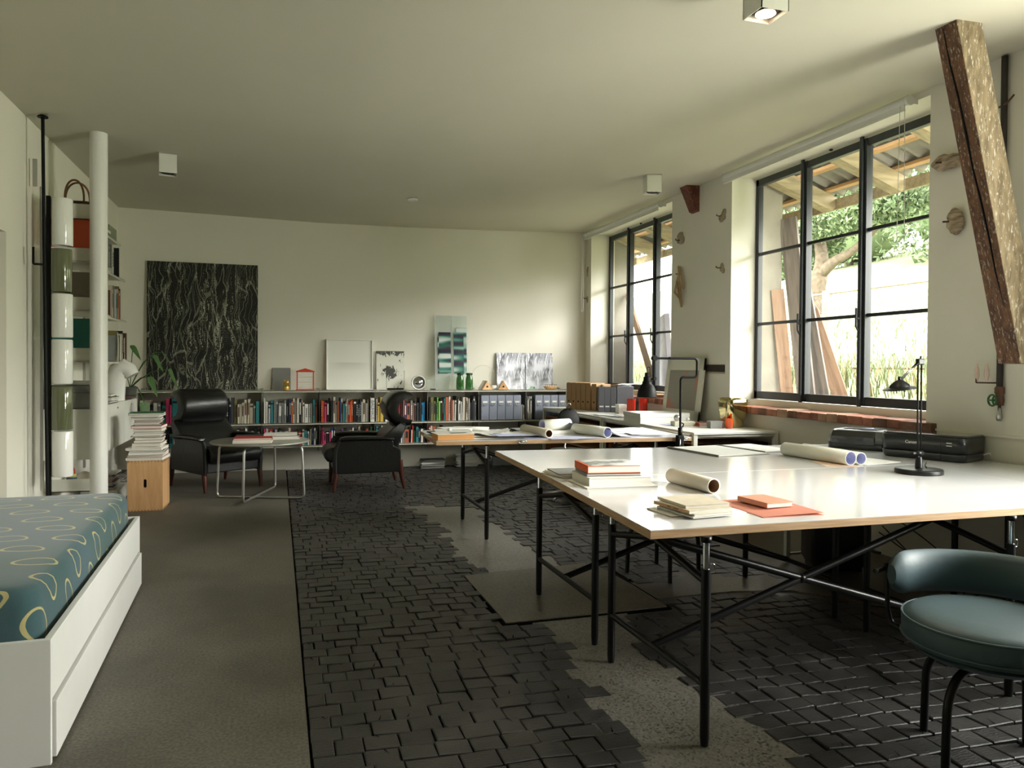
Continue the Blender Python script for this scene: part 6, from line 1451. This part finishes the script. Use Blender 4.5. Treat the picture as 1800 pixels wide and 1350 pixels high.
# little things on the far window sill
tag(MB().lathe([(.05, 0), (.11, .018), (.12, .03), (.11, .03), (.04, .01), (0, .01)], seg=24).build('wooden_dish', M_beech, None, loc=(4.08, 7.62, .942), smooth=True), 'flat wooden dish on the brick sill of the far window', 'dish')
tag(MB().ball((0, 0, .02), (.05, .03, .02), 10).build('shell', M_white, None, loc=(4.10, 8.02, .942)), 'white shell on the brick sill of the far window', 'ornament')
tag(MB().box(-.02, -.10, 0, .01, .10, .11).build('dark_note', M_card, None, loc=(4.17, 8.9, .942)), 'small brown card box at the back of the far brick sill', 'box')

# ------------------------------------------------------------------ bits set on the walls
def crumb(y, z, sy, sz, label, seed, hook=True, dark=False):
    rnd_ = random.Random(seed); t = thing('plaster_hook', label, 'hook', (XR, y, z))
    b = MB()
    for k in range(7):
        a = rnd_.uniform(0, 6.28); q = rnd_.uniform(0, .7)
        b.ball((-.004, sy * q * math.cos(a), sz * q * math.sin(a)), (.012, sy * rnd_.uniform(.35, .6), sz * rnd_.uniform(.3, .6)), 10)
    b.build('plaster_patch', M_stone, t, smooth=True)
    if hook: MB().tube([(0, .0, 0), (-.035, .02, 0), (-.05, .03, .006), (-.045, .034, .018)], .0055, 7).build('hook', M_rust, t)
crumb(7.03, 2.60, .09, .095, 'rusty hook in a rough plaster patch left of the stub beam, high on the pier', 1)
crumb(6.26, 2.71, .065, .075, 'rusty knob in a rough plaster patch at the upper right of the pier', 2)
crumb(6.26, 2.22, .05, .06, 'rusty ring hook in a small plaster patch at the middle right of the pier', 3)
crumb(9.51, 2.56, .03, .08, 'rough plaster knob in the far room corner beside the blind chain', 4, False)
crumb(9.51, 2.20, .03, .06, 'lower plaster knob in the far room corner with a wooden peg', 5)
def drift(y, z, sy, sz, label, tilt):
    b = MB(); rnd_ = random.Random(int(z * 100)); rings = []
    for i in range(9):
        q = -1 + 2 * i / 8; k = math.sqrt(max(.02, 1 - q * q)) * rnd_.uniform(.85, 1.1)
        rings.append([Vector((-.03 - .028 * k * math.cos(a), sy * q, sz * k * math.sin(a) + rnd_.uniform(-.003, .003))) for a in [2 * PI * j / 16 for j in range(16)]])
    b.loft(rings); bmesh.ops.rotate(b.bm, verts=b.bm.verts, cent=(0, 0, 0), matrix=Matrix.Rotation(R(tilt), 3, 'X'))
    t = thing('driftwood_piece', label, 'driftwood', (XR, y, z)); b.build('wood_piece', M_drift, t, smooth=True)
    MB().tube([(0, 0, 0), (-.07, .03, .0), (-.085, .04, .0)], .006, 7).build('peg', M_rust, t)
drift(3.72, 2.57, .125, .055, 'flat oval driftwood piece fixed to the wall just right of the large window', 5)
drift(3.66, 2.19, .085, .06, 'upright oval driftwood piece lower down beside the large window', 80)
t = thing('wooden_star', 'hanging star made of thin wooden laths on the pier between the windows', 'ornament', (3.99, 7.0, 2.12))
P5 = [(0, .215), (.065, -.02), (.0, -.20), (-.085, -.02)]
stp = [((0, .2), (.10, -.05)), ((0, .2), (-.09, -.03)), ((.10, -.05), (-.02, -.13)), ((-.09, -.03), (.05, .04)), ((.03, .21), (-.05, -.22)), ((.05, .04), (-.05, -.22)), ((-.02, -.13), (.07, .06))]
for (ya, za_), (yb, zb_) in stp:
    p, q = Vector((0, ya, za_)), Vector((0, yb, zb_)); d = q - p
    o = MB().box(-.004, -.011, 0, .004, .011, d.length).build('lath', mat('star_lath', (172, 142, 96), .6, var=.1), t, loc=p - Vector((.004, 0, 0)) * (stp.index(((ya, za_), (yb, zb_))) % 3)); o.rotation_euler = d.to_track_quat('Z', 'Y').to_euler()
MB().tube([(.03, .05, .13), (-.02, .05, .13)], .006, 7).build('peg', M_rust, t)
o = MB().box(-.004, -.19, -.035, .004, .19, .035).build('wall_slot', mat('dark_timber', (58, 50, 44), .9, var=.3, scale=20, bump=.5), None, loc=(4.018, 6.39, 1.27)); tag(o, 'dark timber end let into the pier beside the framed panel', 'timber')
tag(MB().box(-.003, -.17, -.004, .003, .17, .004).build('plaster_lip', M_stone, None, loc=(4.018, 6.37, 1.225)), 'thin plaster ridge under the dark timber end', 'ridge')
